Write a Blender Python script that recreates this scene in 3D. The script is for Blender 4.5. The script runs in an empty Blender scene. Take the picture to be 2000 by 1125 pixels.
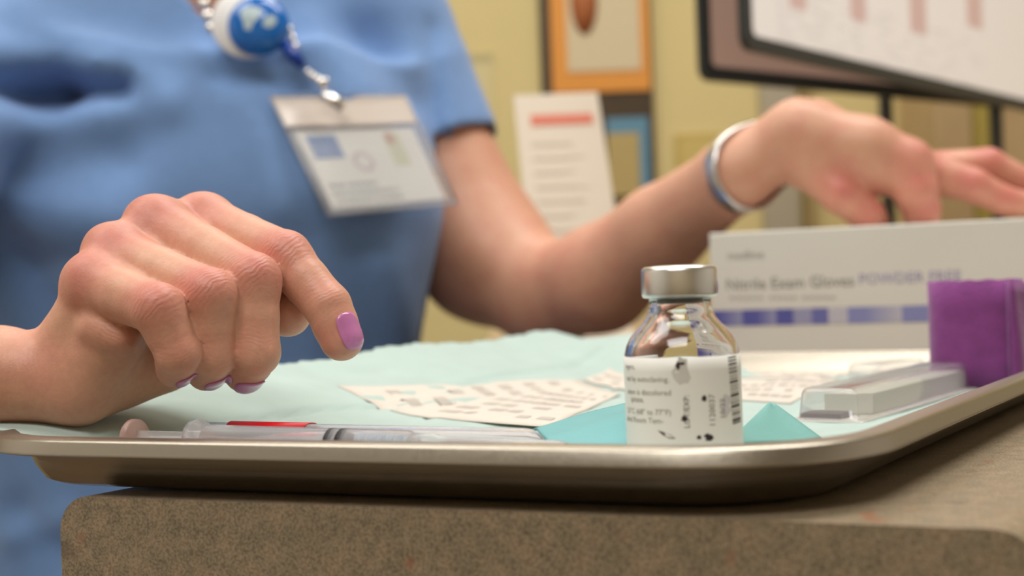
import bpy, bmesh, math, random
import numpy as np
from mathutils import Vector, Matrix

random.seed(7)
rng = np.random.default_rng(7)
S = bpy.context.scene
COL = S.collection
D = bpy.data

# ------------------------------------------------------------------ camera
# millimetres relative to the camera are used for laying things out:
# x right, y away from the camera, z up.  World = mm/1000 + (0,0,CAMZ).
CAMZ = 0.954
FPX = 2600.0
ROLL = 0.035
cr, sr = math.cos(ROLL), math.sin(ROLL)
cd = D.cameras.new('camera')
cd.sensor_width = 36.0
cd.lens = FPX / 2000.0 * 36.0
cd.clip_start = 0.02
cd.clip_end = 30
cd.dof.use_dof = True
cd.dof.focus_distance = 0.402
cd.dof.aperture_fstop = 9.6
cam = D.objects.new('camera', cd)
COL.objects.link(cam)
m = Matrix(((cr, sr, 0, 0), (0, 0, -1, 0), (-sr, cr, 0, 0), (0, 0, 0, 1)))
cam.matrix_world = Matrix.Translation((0, 0, CAMZ)) @ m
S.camera = cam


def P(px, py, z):
    u = (px - 1000.0) / FPX * z
    v = (562.5 - py) / FPX * z
    return np.array([u * cr + v * sr, z, -u * sr + v * cr])


def W(p):
    return Vector((p[0] / 1000.0, p[1] / 1000.0, p[2] / 1000.0 + CAMZ))


# ------------------------------------------------------------------ world, lights, exposure
w = D.worlds.new('world')
S.world = w
w.use_nodes = True
w.node_tree.nodes['Background'].inputs[0].default_value = (1.0, 0.93, 0.82, 1)
w.node_tree.nodes['Background'].inputs[1].default_value = 0.25
S.view_settings.view_transform = 'Standard'
S.view_settings.look = 'None'
S.view_settings.gamma = 1
S.view_settings.use_curve_mapping = False
S.view_settings.exposure = 0.38


def area(name, loc, target, sx, sy, power, color):
    l = D.lights.new(name, 'AREA')
    l.shape = 'RECTANGLE'
    l.size, l.size_y = sx, sy
    l.energy = power
    l.color = color
    o = D.objects.new(name, l)
    COL.objects.link(o)
    o.location = loc
    d = Vector(target) - Vector(loc)
    o.rotation_euler = d.to_track_quat('-Z', 'Y').to_euler()
    return o


WARM = (1.0, 0.975, 0.935)
area('ceiling_panel_a', (0.55, 0.85, 2.56), (0.55, 0.85, 0), 1.2, 0.6, 18, WARM)
area('ceiling_panel_b', (-1.1, 0.55, 2.56), (-1.1, 0.55, 0), 1.2, 0.6, 11, WARM)
area('ceiling_panel_c', (-0.35, -0.75, 2.56), (-0.35, -0.75, 0), 1.2, 0.6, 20, WARM)
area('ceiling_panel_d', (-0.3, 1.85, 2.56), (-0.3, 1.85, 0), 1.2, 0.6, 8, WARM)

# ------------------------------------------------------------------ materials
MATS = {}


def srgb(r, g, b):
    def f(c):
        c = c / 255.0
        return c / 12.92 if c <= 0.04045 else ((c + 0.055) / 1.055) ** 2.4
    return (f(r), f(g), f(b), 1)


def mat(name, color=(0.8, 0.8, 0.8, 1), rough=0.5, metal=0.0, var=0.0, scale=30.0, bump=0.0, bscale=200.0,
        attr=None, trans=0.0, ior=1.45, emit=None, estr=0.0, sss=0.0, sheen=0.0, coat=0.0, spec=0.5, alpha=1.0):
    if name in MATS:
        return MATS[name]
    M = D.materials.new(name)
    M.use_nodes = True
    nt = M.node_tree
    b = nt.nodes['Principled BSDF']
    b.inputs['Roughness'].default_value = rough
    b.inputs['Metallic'].default_value = metal
    b.inputs['IOR'].default_value = ior
    b.inputs['Specular IOR Level'].default_value = spec
    b.inputs['Transmission Weight'].default_value = trans
    b.inputs['Sheen Weight'].default_value = sheen
    b.inputs['Coat Weight'].default_value = coat
    b.inputs['Alpha'].default_value = alpha
    if sss:
        b.inputs['Subsurface Weight'].default_value = sss
        b.inputs['Subsurface Radius'].default_value = (1.0, 0.35, 0.2)
        b.inputs['Subsurface Scale'].default_value = 0.004
    tc = nt.nodes.new('ShaderNodeTexCoord')
    src = None
    if attr:
        a = nt.nodes.new('ShaderNodeAttribute')
        a.attribute_name = attr
        src = a.outputs['Color']
    if var:
        n = nt.nodes.new('ShaderNodeTexNoise')
        n.inputs['Scale'].default_value = scale
        n.inputs['Detail'].default_value = 5
        nt.links.new(tc.outputs['Object'], n.inputs['Vector'])
        r = nt.nodes.new('ShaderNodeMapRange')
        r.inputs['From Min'].default_value = 0.3
        r.inputs['From Max'].default_value = 0.7
        r.inputs['To Min'].default_value = 1 - var
        r.inputs['To Max'].default_value = 1 + var
        nt.links.new(n.outputs['Fac'], r.inputs['Value'])
        mx = nt.nodes.new('ShaderNodeVectorMath')
        mx.operation = 'SCALE'
        if src:
            nt.links.new(src, mx.inputs[0])
        else:
            mx.inputs[0].default_value = color[:3]
        nt.links.new(r.outputs['Result'], mx.inputs['Scale'])
        src = mx.outputs[0]
    if src:
        nt.links.new(src, b.inputs['Base Color'])
    else:
        b.inputs['Base Color'].default_value = color
    if emit is not None or estr:
        if attr and emit is None:
            nt.links.new(src, b.inputs['Emission Color'])
        else:
            b.inputs['Emission Color'].default_value = emit
        b.inputs['Emission Strength'].default_value = estr
    if bump:
        n2 = nt.nodes.new('ShaderNodeTexNoise')
        n2.inputs['Scale'].default_value = bscale
        n2.inputs['Detail'].default_value = 4
        nt.links.new(tc.outputs['Object'], n2.inputs['Vector'])
        bp = nt.nodes.new('ShaderNodeBump')
        bp.inputs['Strength'].default_value = 1.0
        bp.inputs['Distance'].default_value = bump
        nt.links.new(n2.outputs['Fac'], bp.inputs['Height'])
        nt.links.new(bp.outputs['Normal'], b.inputs['Normal'])
    MATS[name] = M
    return M


def skin_material():
    M = D.materials.new('skin')
    M.use_nodes = True
    nt = M.node_tree
    N, L = nt.nodes, nt.links
    b = N['Principled BSDF']
    b.inputs['Roughness'].default_value = 0.48
    b.inputs['Subsurface Weight'].default_value = 0.25
    b.inputs['Subsurface Radius'].default_value = (1.0, 0.35, 0.2)
    b.inputs['Subsurface Scale'].default_value = 0.003
    tc = N.new('ShaderNodeTexCoord')
    red = N.new('ShaderNodeAttribute'); red.attribute_name = 'redness'
    n1 = N.new('ShaderNodeTexNoise'); n1.inputs['Scale'].default_value = 70; n1.inputs['Detail'].default_value = 6
    L.new(tc.outputs['Object'], n1.inputs['Vector'])
    a1 = N.new('ShaderNodeMath'); a1.operation = 'MULTIPLY_ADD'
    L.new(n1.outputs['Fac'], a1.inputs[0]); a1.inputs[1].default_value = 0.9; a1.inputs[2].default_value = -0.42
    a2 = N.new('ShaderNodeMath'); a2.operation = 'ADD'; a2.use_clamp = True
    L.new(a1.outputs[0], a2.inputs[0]); L.new(red.outputs['Fac'], a2.inputs[1])
    mx = N.new('ShaderNodeMix'); mx.data_type = 'RGBA'
    L.new(a2.outputs[0], mx.inputs['Factor'])
    mx.inputs['A'].default_value = srgb(213, 161, 134)
    mx.inputs['B'].default_value = srgb(200, 114, 104)
    n3 = N.new('ShaderNodeTexNoise'); n3.inputs['Scale'].default_value = 500; n3.inputs['Detail'].default_value = 3
    L.new(tc.outputs['Object'], n3.inputs['Vector'])
    mr = N.new('ShaderNodeMapRange'); mr.inputs['To Min'].default_value = 0.88; mr.inputs['To Max'].default_value = 1.1
    L.new(n3.outputs['Fac'], mr.inputs['Value'])
    sc = N.new('ShaderNodeVectorMath'); sc.operation = 'SCALE'
    L.new(mx.outputs['Result'], sc.inputs[0]); L.new(mr.outputs['Result'], sc.inputs['Scale'])
    L.new(sc.outputs[0], b.inputs['Base Color'])
    # wrinkles over the knuckles + fine skin grain
    wc = N.new('ShaderNodeAttribute'); wc.attribute_name = 'wrinkle_coord'
    wm = N.new('ShaderNodeAttribute'); wm.attribute_name = 'wrinkle_mask'
    n4 = N.new('ShaderNodeTexNoise'); n4.inputs['Scale'].default_value = 160; n4.inputs['Detail'].default_value = 2
    L.new(tc.outputs['Object'], n4.inputs['Vector'])
    ad = N.new('ShaderNodeMath'); ad.operation = 'MULTIPLY_ADD'
    L.new(n4.outputs['Fac'], ad.inputs[0]); ad.inputs[1].default_value = 5.0; L.new(wc.outputs['Fac'], ad.inputs[2])
    sn = N.new('ShaderNodeMath'); sn.operation = 'SINE'
    mu = N.new('ShaderNodeMath'); mu.operation = 'MULTIPLY'; mu.inputs[1].default_value = 4.2
    L.new(ad.outputs[0], mu.inputs[0]); L.new(mu.outputs[0], sn.inputs[0])
    pw = N.new('ShaderNodeMath'); pw.operation = 'MULTIPLY'
    L.new(sn.outputs[0], pw.inputs[0]); L.new(wm.outputs['Fac'], pw.inputs[1])
    vo = N.new('ShaderNodeTexVoronoi'); vo.inputs['Scale'].default_value = 900; vo.feature = 'DISTANCE_TO_EDGE'
    L.new(tc.outputs['Object'], vo.inputs['Vector'])
    vm = N.new('ShaderNodeMath'); vm.operation = 'MULTIPLY_ADD'
    L.new(vo.outputs['Distance'], vm.inputs[0]); vm.inputs[1].default_value = 0.35; L.new(pw.outputs[0], vm.inputs[2])
    vs = N.new('ShaderNodeMath'); vs.operation = 'MULTIPLY_ADD'
    L.new(n3.outputs['Fac'], vs.inputs[0]); vs.inputs[1].default_value = 0.5; L.new(vm.outputs[0], vs.inputs[2])
    bp = N.new('ShaderNodeBump'); bp.inputs['Strength'].default_value = 0.8; bp.inputs['Distance'].default_value = 0.00018
    L.new(vs.outputs[0], bp.inputs['Height']); L.new(bp.outputs['Normal'], b.inputs['Normal'])
    return M


def laminate_material():
    """Speckled brown-grey stone-look laminate."""
    M = D.materials.new('stone_laminate')
    M.use_nodes = True
    nt = M.node_tree
    N, L = nt.nodes, nt.links
    b = N['Principled BSDF']
    b.inputs['Roughness'].default_value = 0.42
    tc = N.new('ShaderNodeTexCoord')
    fine = N.new('ShaderNodeTexNoise'); fine.inputs['Scale'].default_value = 1500; fine.inputs['Detail'].default_value = 3
    mid = N.new('ShaderNodeTexNoise'); mid.inputs['Scale'].default_value = 190; mid.inputs['Detail'].default_value = 5
    big = N.new('ShaderNodeTexNoise'); big.inputs['Scale'].default_value = 38; big.inputs['Detail'].default_value = 4
    for n in (fine, mid, big):
        L.new(tc.outputs['Object'], n.inputs['Vector'])
    r1 = N.new('ShaderNodeValToRGB')
    e = r1.color_ramp.elements
    e[0].position = 0.36; e[0].color = srgb(90, 78, 61)
    e[1].position = 0.62; e[1].color = srgb(168, 151, 126)
    L.new(fine.outputs['Fac'], r1.inputs['Fac'])
    r2 = N.new('ShaderNodeValToRGB')
    e = r2.color_ramp.elements
    e[0].position = 0.38; e[0].color = srgb(118, 110, 87)
    e[1].position = 0.66; e[1].color = srgb(166, 140, 113)
    L.new(mid.outputs['Fac'], r2.inputs['Fac'])
    m1 = N.new('ShaderNodeMix'); m1.data_type = 'RGBA'; m1.inputs['Factor'].default_value = 0.4
    L.new(r1.outputs['Color'], m1.inputs['A']); L.new(r2.outputs['Color'], m1.inputs['B'])
    r3 = N.new('ShaderNodeValToRGB')
    e = r3.color_ramp.elements
    e[0].position = 0.66; e[0].color = (0, 0, 0, 1)
    e[1].position = 0.72; e[1].color = (0.75, 0.75, 0.75, 1)
    L.new(big.outputs['Fac'], r3.inputs['Fac'])
    m2 = N.new('ShaderNodeMix'); m2.data_type = 'RGBA'
    L.new(r3.outputs['Color'], m2.inputs['Factor']); L.new(m1.outputs['Result'], m2.inputs['A'])
    m2.inputs['B'].default_value = srgb(96, 80, 70)
    rust = N.new('ShaderNodeTexNoise'); rust.inputs['Scale'].default_value = 95; rust.inputs['Detail'].default_value = 2
    mp = N.new('ShaderNodeMapping'); mp.inputs['Location'].default_value = (3.1, 1.7, 0.4)
    L.new(tc.outputs['Object'], mp.inputs['Vector']); L.new(mp.outputs['Vector'], rust.inputs['Vector'])
    r4 = N.new('ShaderNodeValToRGB')
    e = r4.color_ramp.elements
    e[0].position = 0.68; e[0].color = (0, 0, 0, 1)
    e[1].position = 0.76; e[1].color = (0.6, 0.6, 0.6, 1)
    L.new(rust.outputs['Fac'], r4.inputs['Fac'])
    m3 = N.new('ShaderNodeMix'); m3.data_type = 'RGBA'
    L.new(r4.outputs['Color'], m3.inputs['Factor']); L.new(m2.outputs['Result'], m3.inputs['A'])
    m3.inputs['B'].default_value = srgb(150, 84, 52)
    L.new(m3.outputs['Result'], b.inputs['Base Color'])
    return M


def steel_material():
    M = D.materials.new('brushed_steel')
    M.use_nodes = True
    nt = M.node_tree
    N, L = nt.nodes, nt.links
    b = N['Principled BSDF']
    b.inputs['Metallic'].default_value = 1
    b.inputs['Roughness'].default_value = 0.33
    b.inputs['Base Color'].default_value = (0.44, 0.40, 0.335, 1)
    tc = N.new('ShaderNodeTexCoord')
    n = N.new('ShaderNodeTexNoise'); n.inputs['Scale'].default_value = 900; n.inputs['Detail'].default_value = 3
    L.new(tc.outputs['Object'], n.inputs['Vector'])
    mr = N.new('ShaderNodeMapRange'); mr.inputs['To Min'].default_value = 0.26; mr.inputs['To Max'].default_value = 0.42
    L.new(n.outputs['Fac'], mr.inputs['Value']); L.new(mr.outputs['Result'], b.inputs['Roughness'])
    bp = N.new('ShaderNodeBump'); bp.inputs['Strength'].default_value = 0.3; bp.inputs['Distance'].default_value = 0.00006
    L.new(n.outputs['Fac'], bp.inputs['Height']); L.new(bp.outputs['Normal'], b.inputs['Normal'])
    return M


SKIN = skin_material()
LAMINATE = laminate_material()
STEEL = steel_material()

# ------------------------------------------------------------------ object helpers


def thing(name, label, cat, loc, group=None):
    o = D.objects.new(name, None)
    o.empty_display_size = 0.01
    COL.objects.link(o)
    o.location = W(loc)
    o['label'] = label
    o['category'] = cat
    if group:
        o['group'] = group
    return o


def tag(o, label, cat, group=None):
    o['label'] = label
    o['category'] = cat
    if group:
        o['group'] = group
    return o


def base_of(o):
    v = Vector((0, 0, 0))
    while o is not None:
        v = v + o.location
        o = o.parent
    return v


def obj(name, verts, faces, material, parent=None, smooth=True, origin=None, label=None, auto=None, colors=None):
    """verts in mm (camera-relative). Makes ONE mesh object."""
    V = np.asarray(verts, dtype=float) / 1000.0
    V[:, 2] += CAMZ
    if parent is not None:
        b = base_of(parent)
    elif origin is not None:
        b = W(origin)
    else:
        b = Vector((0, 0, 0))
    o_loc = Vector((0, 0, 0)) if parent is not None else b
    V = V - np.array(b)
    me = D.meshes.new(name)
    me.from_pydata(V.tolist(), [], [tuple(int(i) for i in f) for f in faces])
    me.update()
    if material is not None:
        me.materials.append(material)
    if smooth:
        me.polygons.foreach_set('use_smooth', np.ones(len(me.polygons), dtype=bool))
    o = D.objects.new(name, me)
    COL.objects.link(o)
    o.location = o_loc
    if parent is not None:
        o.parent = parent
    if label:
        o['label'] = label
    if colors is not None:
        ca = me.color_attributes.new('Col', 'FLOAT_COLOR', 'POINT')
        ca.data.foreach_set('color', np.asarray(colors, dtype=np.float32).ravel())
    if auto:
        md = o.modifiers.new('edge', 'EDGE_SPLIT')
        md.split_angle = math.radians(auto)
    return o


def bevel(o, width_mm, seg=2):
    md = o.modifiers.new('bevel', 'BEVEL')
    md.width = width_mm / 1000.0
    md.segments = seg
    md.limit_method = 'ANGLE'
    md.angle_limit = math.radians(35)
    return o


def box_frame(c, ax, ay, az, sx, sy, sz):
    """box centred at c with axes; returns verts, faces."""
    c = np.asarray(c, float)
    V = []
    for k in (-1, 1):
        for j in (-1, 1):
            for i in (-1, 1):
                V.append(c + i * sx / 2 * ax + j * sy / 2 * ay + k * sz / 2 * az)
    F = [(0, 2, 3, 1), (4, 5, 7, 6), (0, 1, 5, 4), (2, 6, 7, 3), (0, 4, 6, 2), (1, 3, 7, 5)]
    return V, F


EX, EY, EZ = np.eye(3)


def box(x0, x1, y0, y1, z0, z1):
    return box_frame(((x0 + x1) / 2, (y0 + y1) / 2, (z0 + z1) / 2), EX, EY, EZ, abs(x1 - x0), abs(y1 - y0), abs(z1 - z0))


def join(*vf):
    V, F = [], []
    for v, f in vf:
        n = len(V)
        V += list(v)
        F += [tuple(i + n for i in q) for q in f]
    return V, F


def lathe(c, axis, prof, n=48, ref=None, close=False):
    """prof = [(r,h)...] revolve about axis through c."""
    axis = np.asarray(axis, float) / np.linalg.norm(axis)
    if ref is None:
        ref = EX if abs(axis[0]) < 0.9 else EZ
    u = ref - axis * np.dot(ref, axis)
    u /= np.linalg.norm(u)
    v = np.cross(axis, u)
    V, F = [], []
    for r, h in prof:
        for i in range(n):
            t = 2 * math.pi * i / n
            V.append(c + axis * h + r * (math.cos(t) * u + math.sin(t) * v))
    m = len(prof)
    for j in range(m - 1 if not close else m):
        j2 = (j + 1) % m
        for i in range(n):
            i2 = (i + 1) % n
            F.append((j * n + i, j * n + i2, j2 * n + i2, j2 * n + i))
    if not close:
        if prof[0][0] > 1e-6:
            F.append(tuple(range(n - 1, -1, -1)))
        if prof[-1][0] > 1e-6:
            F.append(tuple((m - 1) * n + i for i in range(n)))
    return V, F


def tube(pts, r, n=10, closed=False):
    pts = [np.asarray(p, float) for p in pts]
    V, F = [], []
    prev = None
    m = len(pts)
    for i, p in enumerate(pts):
        a = pts[(i - 1) % m] if (closed or i > 0) else p
        b = pts[(i + 1) % m] if (closed or i < m - 1) else p
        t = b - a
        t /= np.linalg.norm(t)
        if prev is None:
            ref = EZ if abs(t[2]) < 0.9 else EX
            u = np.cross(t, ref)
        else:
            u = prev - t * np.dot(prev, t)
        u /= np.linalg.norm(u)
        prev = u
        v = np.cross(t, u)
        rr = r[i] if hasattr(r, '__len__') else r
        for k in range(n):
            a_ = 2 * math.pi * k / n
            V.append(p + rr * (math.cos(a_) * u + math.sin(a_) * v))
    for i in range(m if closed else m - 1):
        i2 = (i + 1) % m
        for k in range(n):
            k2 = (k + 1) % n
            F.append((i * n + k, i * n + k2, i2 * n + k2, i2 * n + k))
    if not closed:
        F.append(tuple(range(n - 1, -1, -1)))
        F.append(tuple((m - 1) * n + k for k in range(n)))
    return V, F


def text_mesh(body, size, align='LEFT'):
    """2-D verts (mm) and faces of a line of text."""
    cu = D.curves.new('t', 'FONT')
    cu.body = body
    cu.size = size
    cu.align_x = align
    cu.resolution_u = 2
    o = D.objects.new('t', cu)
    COL.objects.link(o)
    dg = bpy.context.evaluated_depsgraph_get()
    dg.update()
    me = D.meshes.new_from_object(o.evaluated_get(dg))
    V = np.array([v.co[:] for v in me.vertices])
    F = [tuple(p.vertices) for p in me.polygons]
    D.objects.remove(o)
    D.curves.remove(cu)
    D.meshes.remove(me)
    return V, F


# ------------------------------------------------------------------ signed-distance fields -> meshes


class Field:
    def __init__(self, lo, hi, h):
        self.lo = np.asarray(lo, float)
        self.h = h
        self.n = np.ceil((np.asarray(hi, float) - self.lo) / h).astype(int) + 1
        self.ax = [self.lo[i] + h * np.arange(self.n[i]) for i in range(3)]
        self.F = np.full(self.n, 1e3, np.float32)

    def win(self, lo, hi):
        s = []
        for i in range(3):
            a = int(max(0, math.floor((lo[i] - self.lo[i]) / self.h)))
            b = int(min(self.n[i], math.ceil((hi[i] - self.lo[i]) / self.h) + 1))
            s.append(slice(a, max(a, b)))
        return tuple(s)

    def grid(self, s):
        return (self.ax[0][s[0]][:, None, None].astype(np.float32), self.ax[1][s[1]][None, :, None].astype(np.float32),
                self.ax[2][s[2]][None, None, :].astype(np.float32))


def smin(a, b, k):
    h = np.maximum(k - np.abs(a - b), 0) / k
    return np.minimum(a, b) - h * h * k * 0.25


def cone_d(X, Y, Z, a, b, ra, rb):
    d = b - a
    L2 = float(np.dot(d, d)) + 1e-9
    t = np.clip(((X - a[0]) * d[0] + (Y - a[1]) * d[1] + (Z - a[2]) * d[2]) / L2, 0, 1)
    q = np.sqrt((X - a[0] - t * d[0]) ** 2 + (Y - a[1] - t * d[1]) ** 2 + (Z - a[2] - t * d[2]) ** 2)
    return q - (ra + (rb - ra) * t)


def add_cone(fl, a, b, ra, rb, k, A=None):
    A = fl.F if A is None else A
    m = max(ra, rb) + 3 * k + 4
    lo = np.minimum(a, b) - m
    hi = np.maximum(a, b) + m
    s = fl.win(lo, hi)
    if A[s].size == 0:
        return
    X, Y, Z = fl.grid(s)
    A[s] = smin(A[s], cone_d(X, Y, Z, a, b, ra, rb), k)


def add_ellipsoid(fl, c, axes, rad, k, A=None):
    A = fl.F if A is None else A
    m = max(rad) + 3 * k + 4
    s = fl.win(c - m, c + m)
    if A[s].size == 0:
        return
    X, Y, Z = fl.grid(s)
    q = 0
    for e, r in zip(axes, rad):
        q = q + (((X - c[0]) * e[0] + (Y - c[1]) * e[1] + (Z - c[2]) * e[2]) / r) ** 2
    d = (np.sqrt(q) - 1) * min(rad)
    A[s] = smin(A[s], d, k)


def surface_nets(fl):
    F = fl.F
    nx, ny, nz = F.shape
    sg = F < 0
    c = np.zeros((nx - 1, ny - 1, nz - 1), np.uint8)
    for i in (0, 1):
        for j in (0, 1):
            for k in (0, 1):
                c += sg[i:nx - 1 + i, j:ny - 1 + j, k:nz - 1 + k]
    act = (c > 0) & (c < 8)
    idx = np.full(act.shape, -1, np.int64)
    I, J, K = np.nonzero(act)
    idx[I, J, K] = np.arange(len(I))
    acc = np.zeros((len(I), 3))
    cnt = np.zeros(len(I))
    corners = [(i, j, k) for i in (0, 1) for j in (0, 1) for k in (0, 1)]
    for a in corners:
        for ax in range(3):
            if a[ax] == 1:
                continue
            b = list(a)
            b[ax] = 1
            fa = F[I + a[0], J + a[1], K + a[2]].astype(float)
            fb = F[I + b[0], J + b[1], K + b[2]].astype(float)
            x = (fa < 0) != (fb < 0)
            t = np.where(x, fa / np.where(x, fa - fb, 1), 0)
            p = np.tile(np.array(a, float), (len(I), 1))
            p[:, ax] = t
            acc += p * x[:, None]
            cnt += x
    V = (acc / cnt[:, None] + np.stack([I, J, K], 1)) * fl.h + fl.lo
    Q = []
    for ax in range(3):
        u, v = (ax + 1) % 3, (ax + 2) % 3
        s0 = [slice(None)] * 3
        s1 = [slice(None)] * 3
        s0[ax] = slice(0, -1)
        s1[ax] = slice(1, None)
        ch = sg[tuple(s0)] != sg[tuple(s1)]
        e = np.stack(np.nonzero(ch), 1)
        ok = (e[:, u] > 0) & (e[:, v] > 0) & (e[:, u] < F.shape[u] - 1) & (e[:, v] < F.shape[v] - 1)
        e = e[ok]
        q = []
        for du, dv in ((-1, -1), (0, -1), (0, 0), (-1, 0)):
            t = e.copy()
            t[:, u] += du
            t[:, v] += dv
            q.append(idx[t[:, 0], t[:, 1], t[:, 2]])
        q = np.stack(q, 1)
        ins = sg[e[:, 0], e[:, 1], e[:, 2]]
        q[~ins] = q[~ins][:, ::-1]
        Q.append(q)
    Q = np.concatenate(Q)
    Q = Q[(Q >= 0).all(1)]
    return V, Q


def relax(V, Q, it=2, lam=0.5):
    for _ in range(it):
        acc = np.zeros_like(V)
        cnt = np.zeros(len(V))
        for a, b in ((0, 1), (1, 2), (2, 3), (3, 0)):
            np.add.at(acc, Q[:, a], V[Q[:, b]])
            np.add.at(acc, Q[:, b], V[Q[:, a]])
            np.add.at(cnt, Q[:, a], 1)
            np.add.at(cnt, Q[:, b], 1)
        V = V + lam * (acc / np.maximum(cnt, 1)[:, None] - V)
    return V


def sample(fl, p):
    q = (p - fl.lo) / fl.h
    q = np.clip(q, 0, np.array(fl.n) - 1.001)
    i = np.floor(q).astype(int)
    f = q - i
    r = 0
    for a in (0, 1):
        for b in (0, 1):
            for c in (0, 1):
                wgt = (f[:, 0] if a else 1 - f[:, 0]) * (f[:, 1] if b else 1 - f[:, 1]) * (f[:, 2] if c else 1 - f[:, 2])
                r = r + wgt * fl.F[i[:, 0] + a, i[:, 1] + b, i[:, 2] + c]
    return r


def march(fl, p, d, n=60):
    p = p.copy()
    for _ in range(n):
        s = sample(fl, p)
        p = p + d * np.clip(s, -2, 4)[:, None] * 0.7
    return p


def unit(v):
    v = np.asarray(v, float)
    return v / np.linalg.norm(v)


# ------------------------------------------------------------------ setting
TOP = -54.0            # counter top, mm relative to the camera
FLOOR = -954.0
CEIL = 1646.0


def structure(name, vf, material, smooth=False):
    o = obj(name, vf[0], vf[1], material, smooth=smooth)
    o['kind'] = 'structure'
    return o


WALLM = mat('cream_wall_paint', srgb(218, 200, 143), 0.85, var=0.03, scale=3, bump=0.0004, bscale=120)
WX0, WX1, WY0, WY1 = -2100, 2300, -2300, 2400
structure('floor', box(WX0 - 60, WX1 + 60, WY0 - 60, WY1 + 60, FLOOR - 60, FLOOR),
          mat('brown_vinyl_floor', srgb(112, 92, 70), 0.5, var=0.12, scale=8))
structure('ceiling', box(WX0 - 60, WX1 + 60, WY0 - 60, WY1 + 60, CEIL, CEIL + 60), mat('white_ceiling', srgb(225, 220, 208), 0.9))
structure('wall_back', box(WX0, WX1, WY1, WY1 + 60, FLOOR, CEIL), WALLM)
WALLW = mat('white_wall_paint', srgb(226, 222, 214), 0.85, var=0.02, scale=3)
structure('wall_front', box(WX0, WX1, WY0 - 60, WY0, FLOOR, CEIL), mat('beige_wall_paint', srgb(204, 192, 164), 0.85, var=0.02, scale=3))
structure('wall_left', box(WX0 - 60, WX0, WY0, WY1, FLOOR, CEIL), WALLW)
structure('wall_right', box(WX1, WX1 + 60, WY0, WY1, FLOOR, CEIL), WALLW)
structure('baseboard_back', box(WX0, WX1, WY1 - 14, WY1, FLOOR, FLOOR + 100), mat('brown_baseboard', srgb(90, 74, 58), 0.5))

# ------------------------------------------------------------------ counter (peninsula) with rounded edges
ANG1 = math.radians(22.9)
ANG2 = math.radians(31.5)
E1 = np.array([-math.cos(ANG1), math.sin(ANG1), 0])     # along the front edge, to the left
E2 = np.array([math.sin(ANG2), math.cos(ANG2), 0])      # away from the camera


def plane_pt(px, py, h):
    """point on the horizontal plane z=h seen at a pixel (layout of things on the counter)"""
    d = P(px, py, 1.0)
    return d * (h / d[2])


CR = np.array([108.0, 275.0, 0])     # right end of the front face
cw = 258.0
prof = []
R = 10.0
TH = 40.0
for i in range(9):
    a = math.pi / 2 * i / 8
    prof.append((R - R * math.sin(a), -R + R * math.cos(a)))   # right top rounding
pr = [(0.0, -TH)] + [(x, z) for x, z in reversed(prof)]
pl = [(cw - x, z) for x, z in prof] + [(cw, -TH)]
profile = pr + pl
LEN = 1000.0
V, F = [], []
n = len(profile)
for t in (0.0, LEN):
    for s, z in profile:
        V.append(CR + E1 * s + E2 * t + np.array([0, 0, TOP + z]))
for i in range(n):
    j = (i + 1) % n
    F.append((i, j, n + j, n + i))
F.append(tuple(range(n - 1, -1, -1)))
F.append(tuple(n + i for i in range(n)))
ct = thing('counter', 'brown speckled laminate counter end with rounded edges under the steel tray', 'counter', CR + np.array([0, 0, FLOOR]))
slab = obj('countertop', V, F, LAMINATE, ct, auto=50)
Vb, Fb = [], []
for h in (FLOOR, TOP - TH):
    for s, t in ((40, 60), (cw - 40, 60), (cw - 40, LEN), (40, LEN)):
        Vb.append(CR + E1 * s + E2 * t + np.array([0, 0, h]))
Fb = [(0, 1, 2, 3), (7, 6, 5, 4)] + [(i, 4 + i, 4 + (i + 1) % 4, (i + 1) % 4) for i in range(4)]
obj('support_panel', Vb, Fb, mat('counter_carcass', srgb(150, 134, 108), 0.6), ct, smooth=False)

# desk further back
dk = thing('desk', 'tan desk behind the arm with the monitors and brochure standing on it', 'desk', (900, 1600, FLOOR))
TANM = mat('tan_laminate', srgb(196, 172, 138), 0.5, var=0.06, scale=20)
bevel(obj('desktop', *box(-30, 1700, 1240, 2050, TOP - 35, TOP), TANM, dk, smooth=False), 4)
for x in (-10, 780, 1640):
    bevel(obj('side_panel', *box(x, x + 40, 1280, 2030, FLOOR, TOP - 35), TANM, dk, smooth=False), 2)
obj('back_panel', *box(30, 1640, 2000, 2025, FLOOR, TOP - 35), TANM, dk, smooth=False)

# ------------------------------------------------------------------ steel tray
C0 = np.array([69.5, 285.4, 0])     # outer lip corner, front right
TWID, TLEN = 277.0, 402.0
LIPZ = -37.5
FLZ = -53.2


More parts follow.
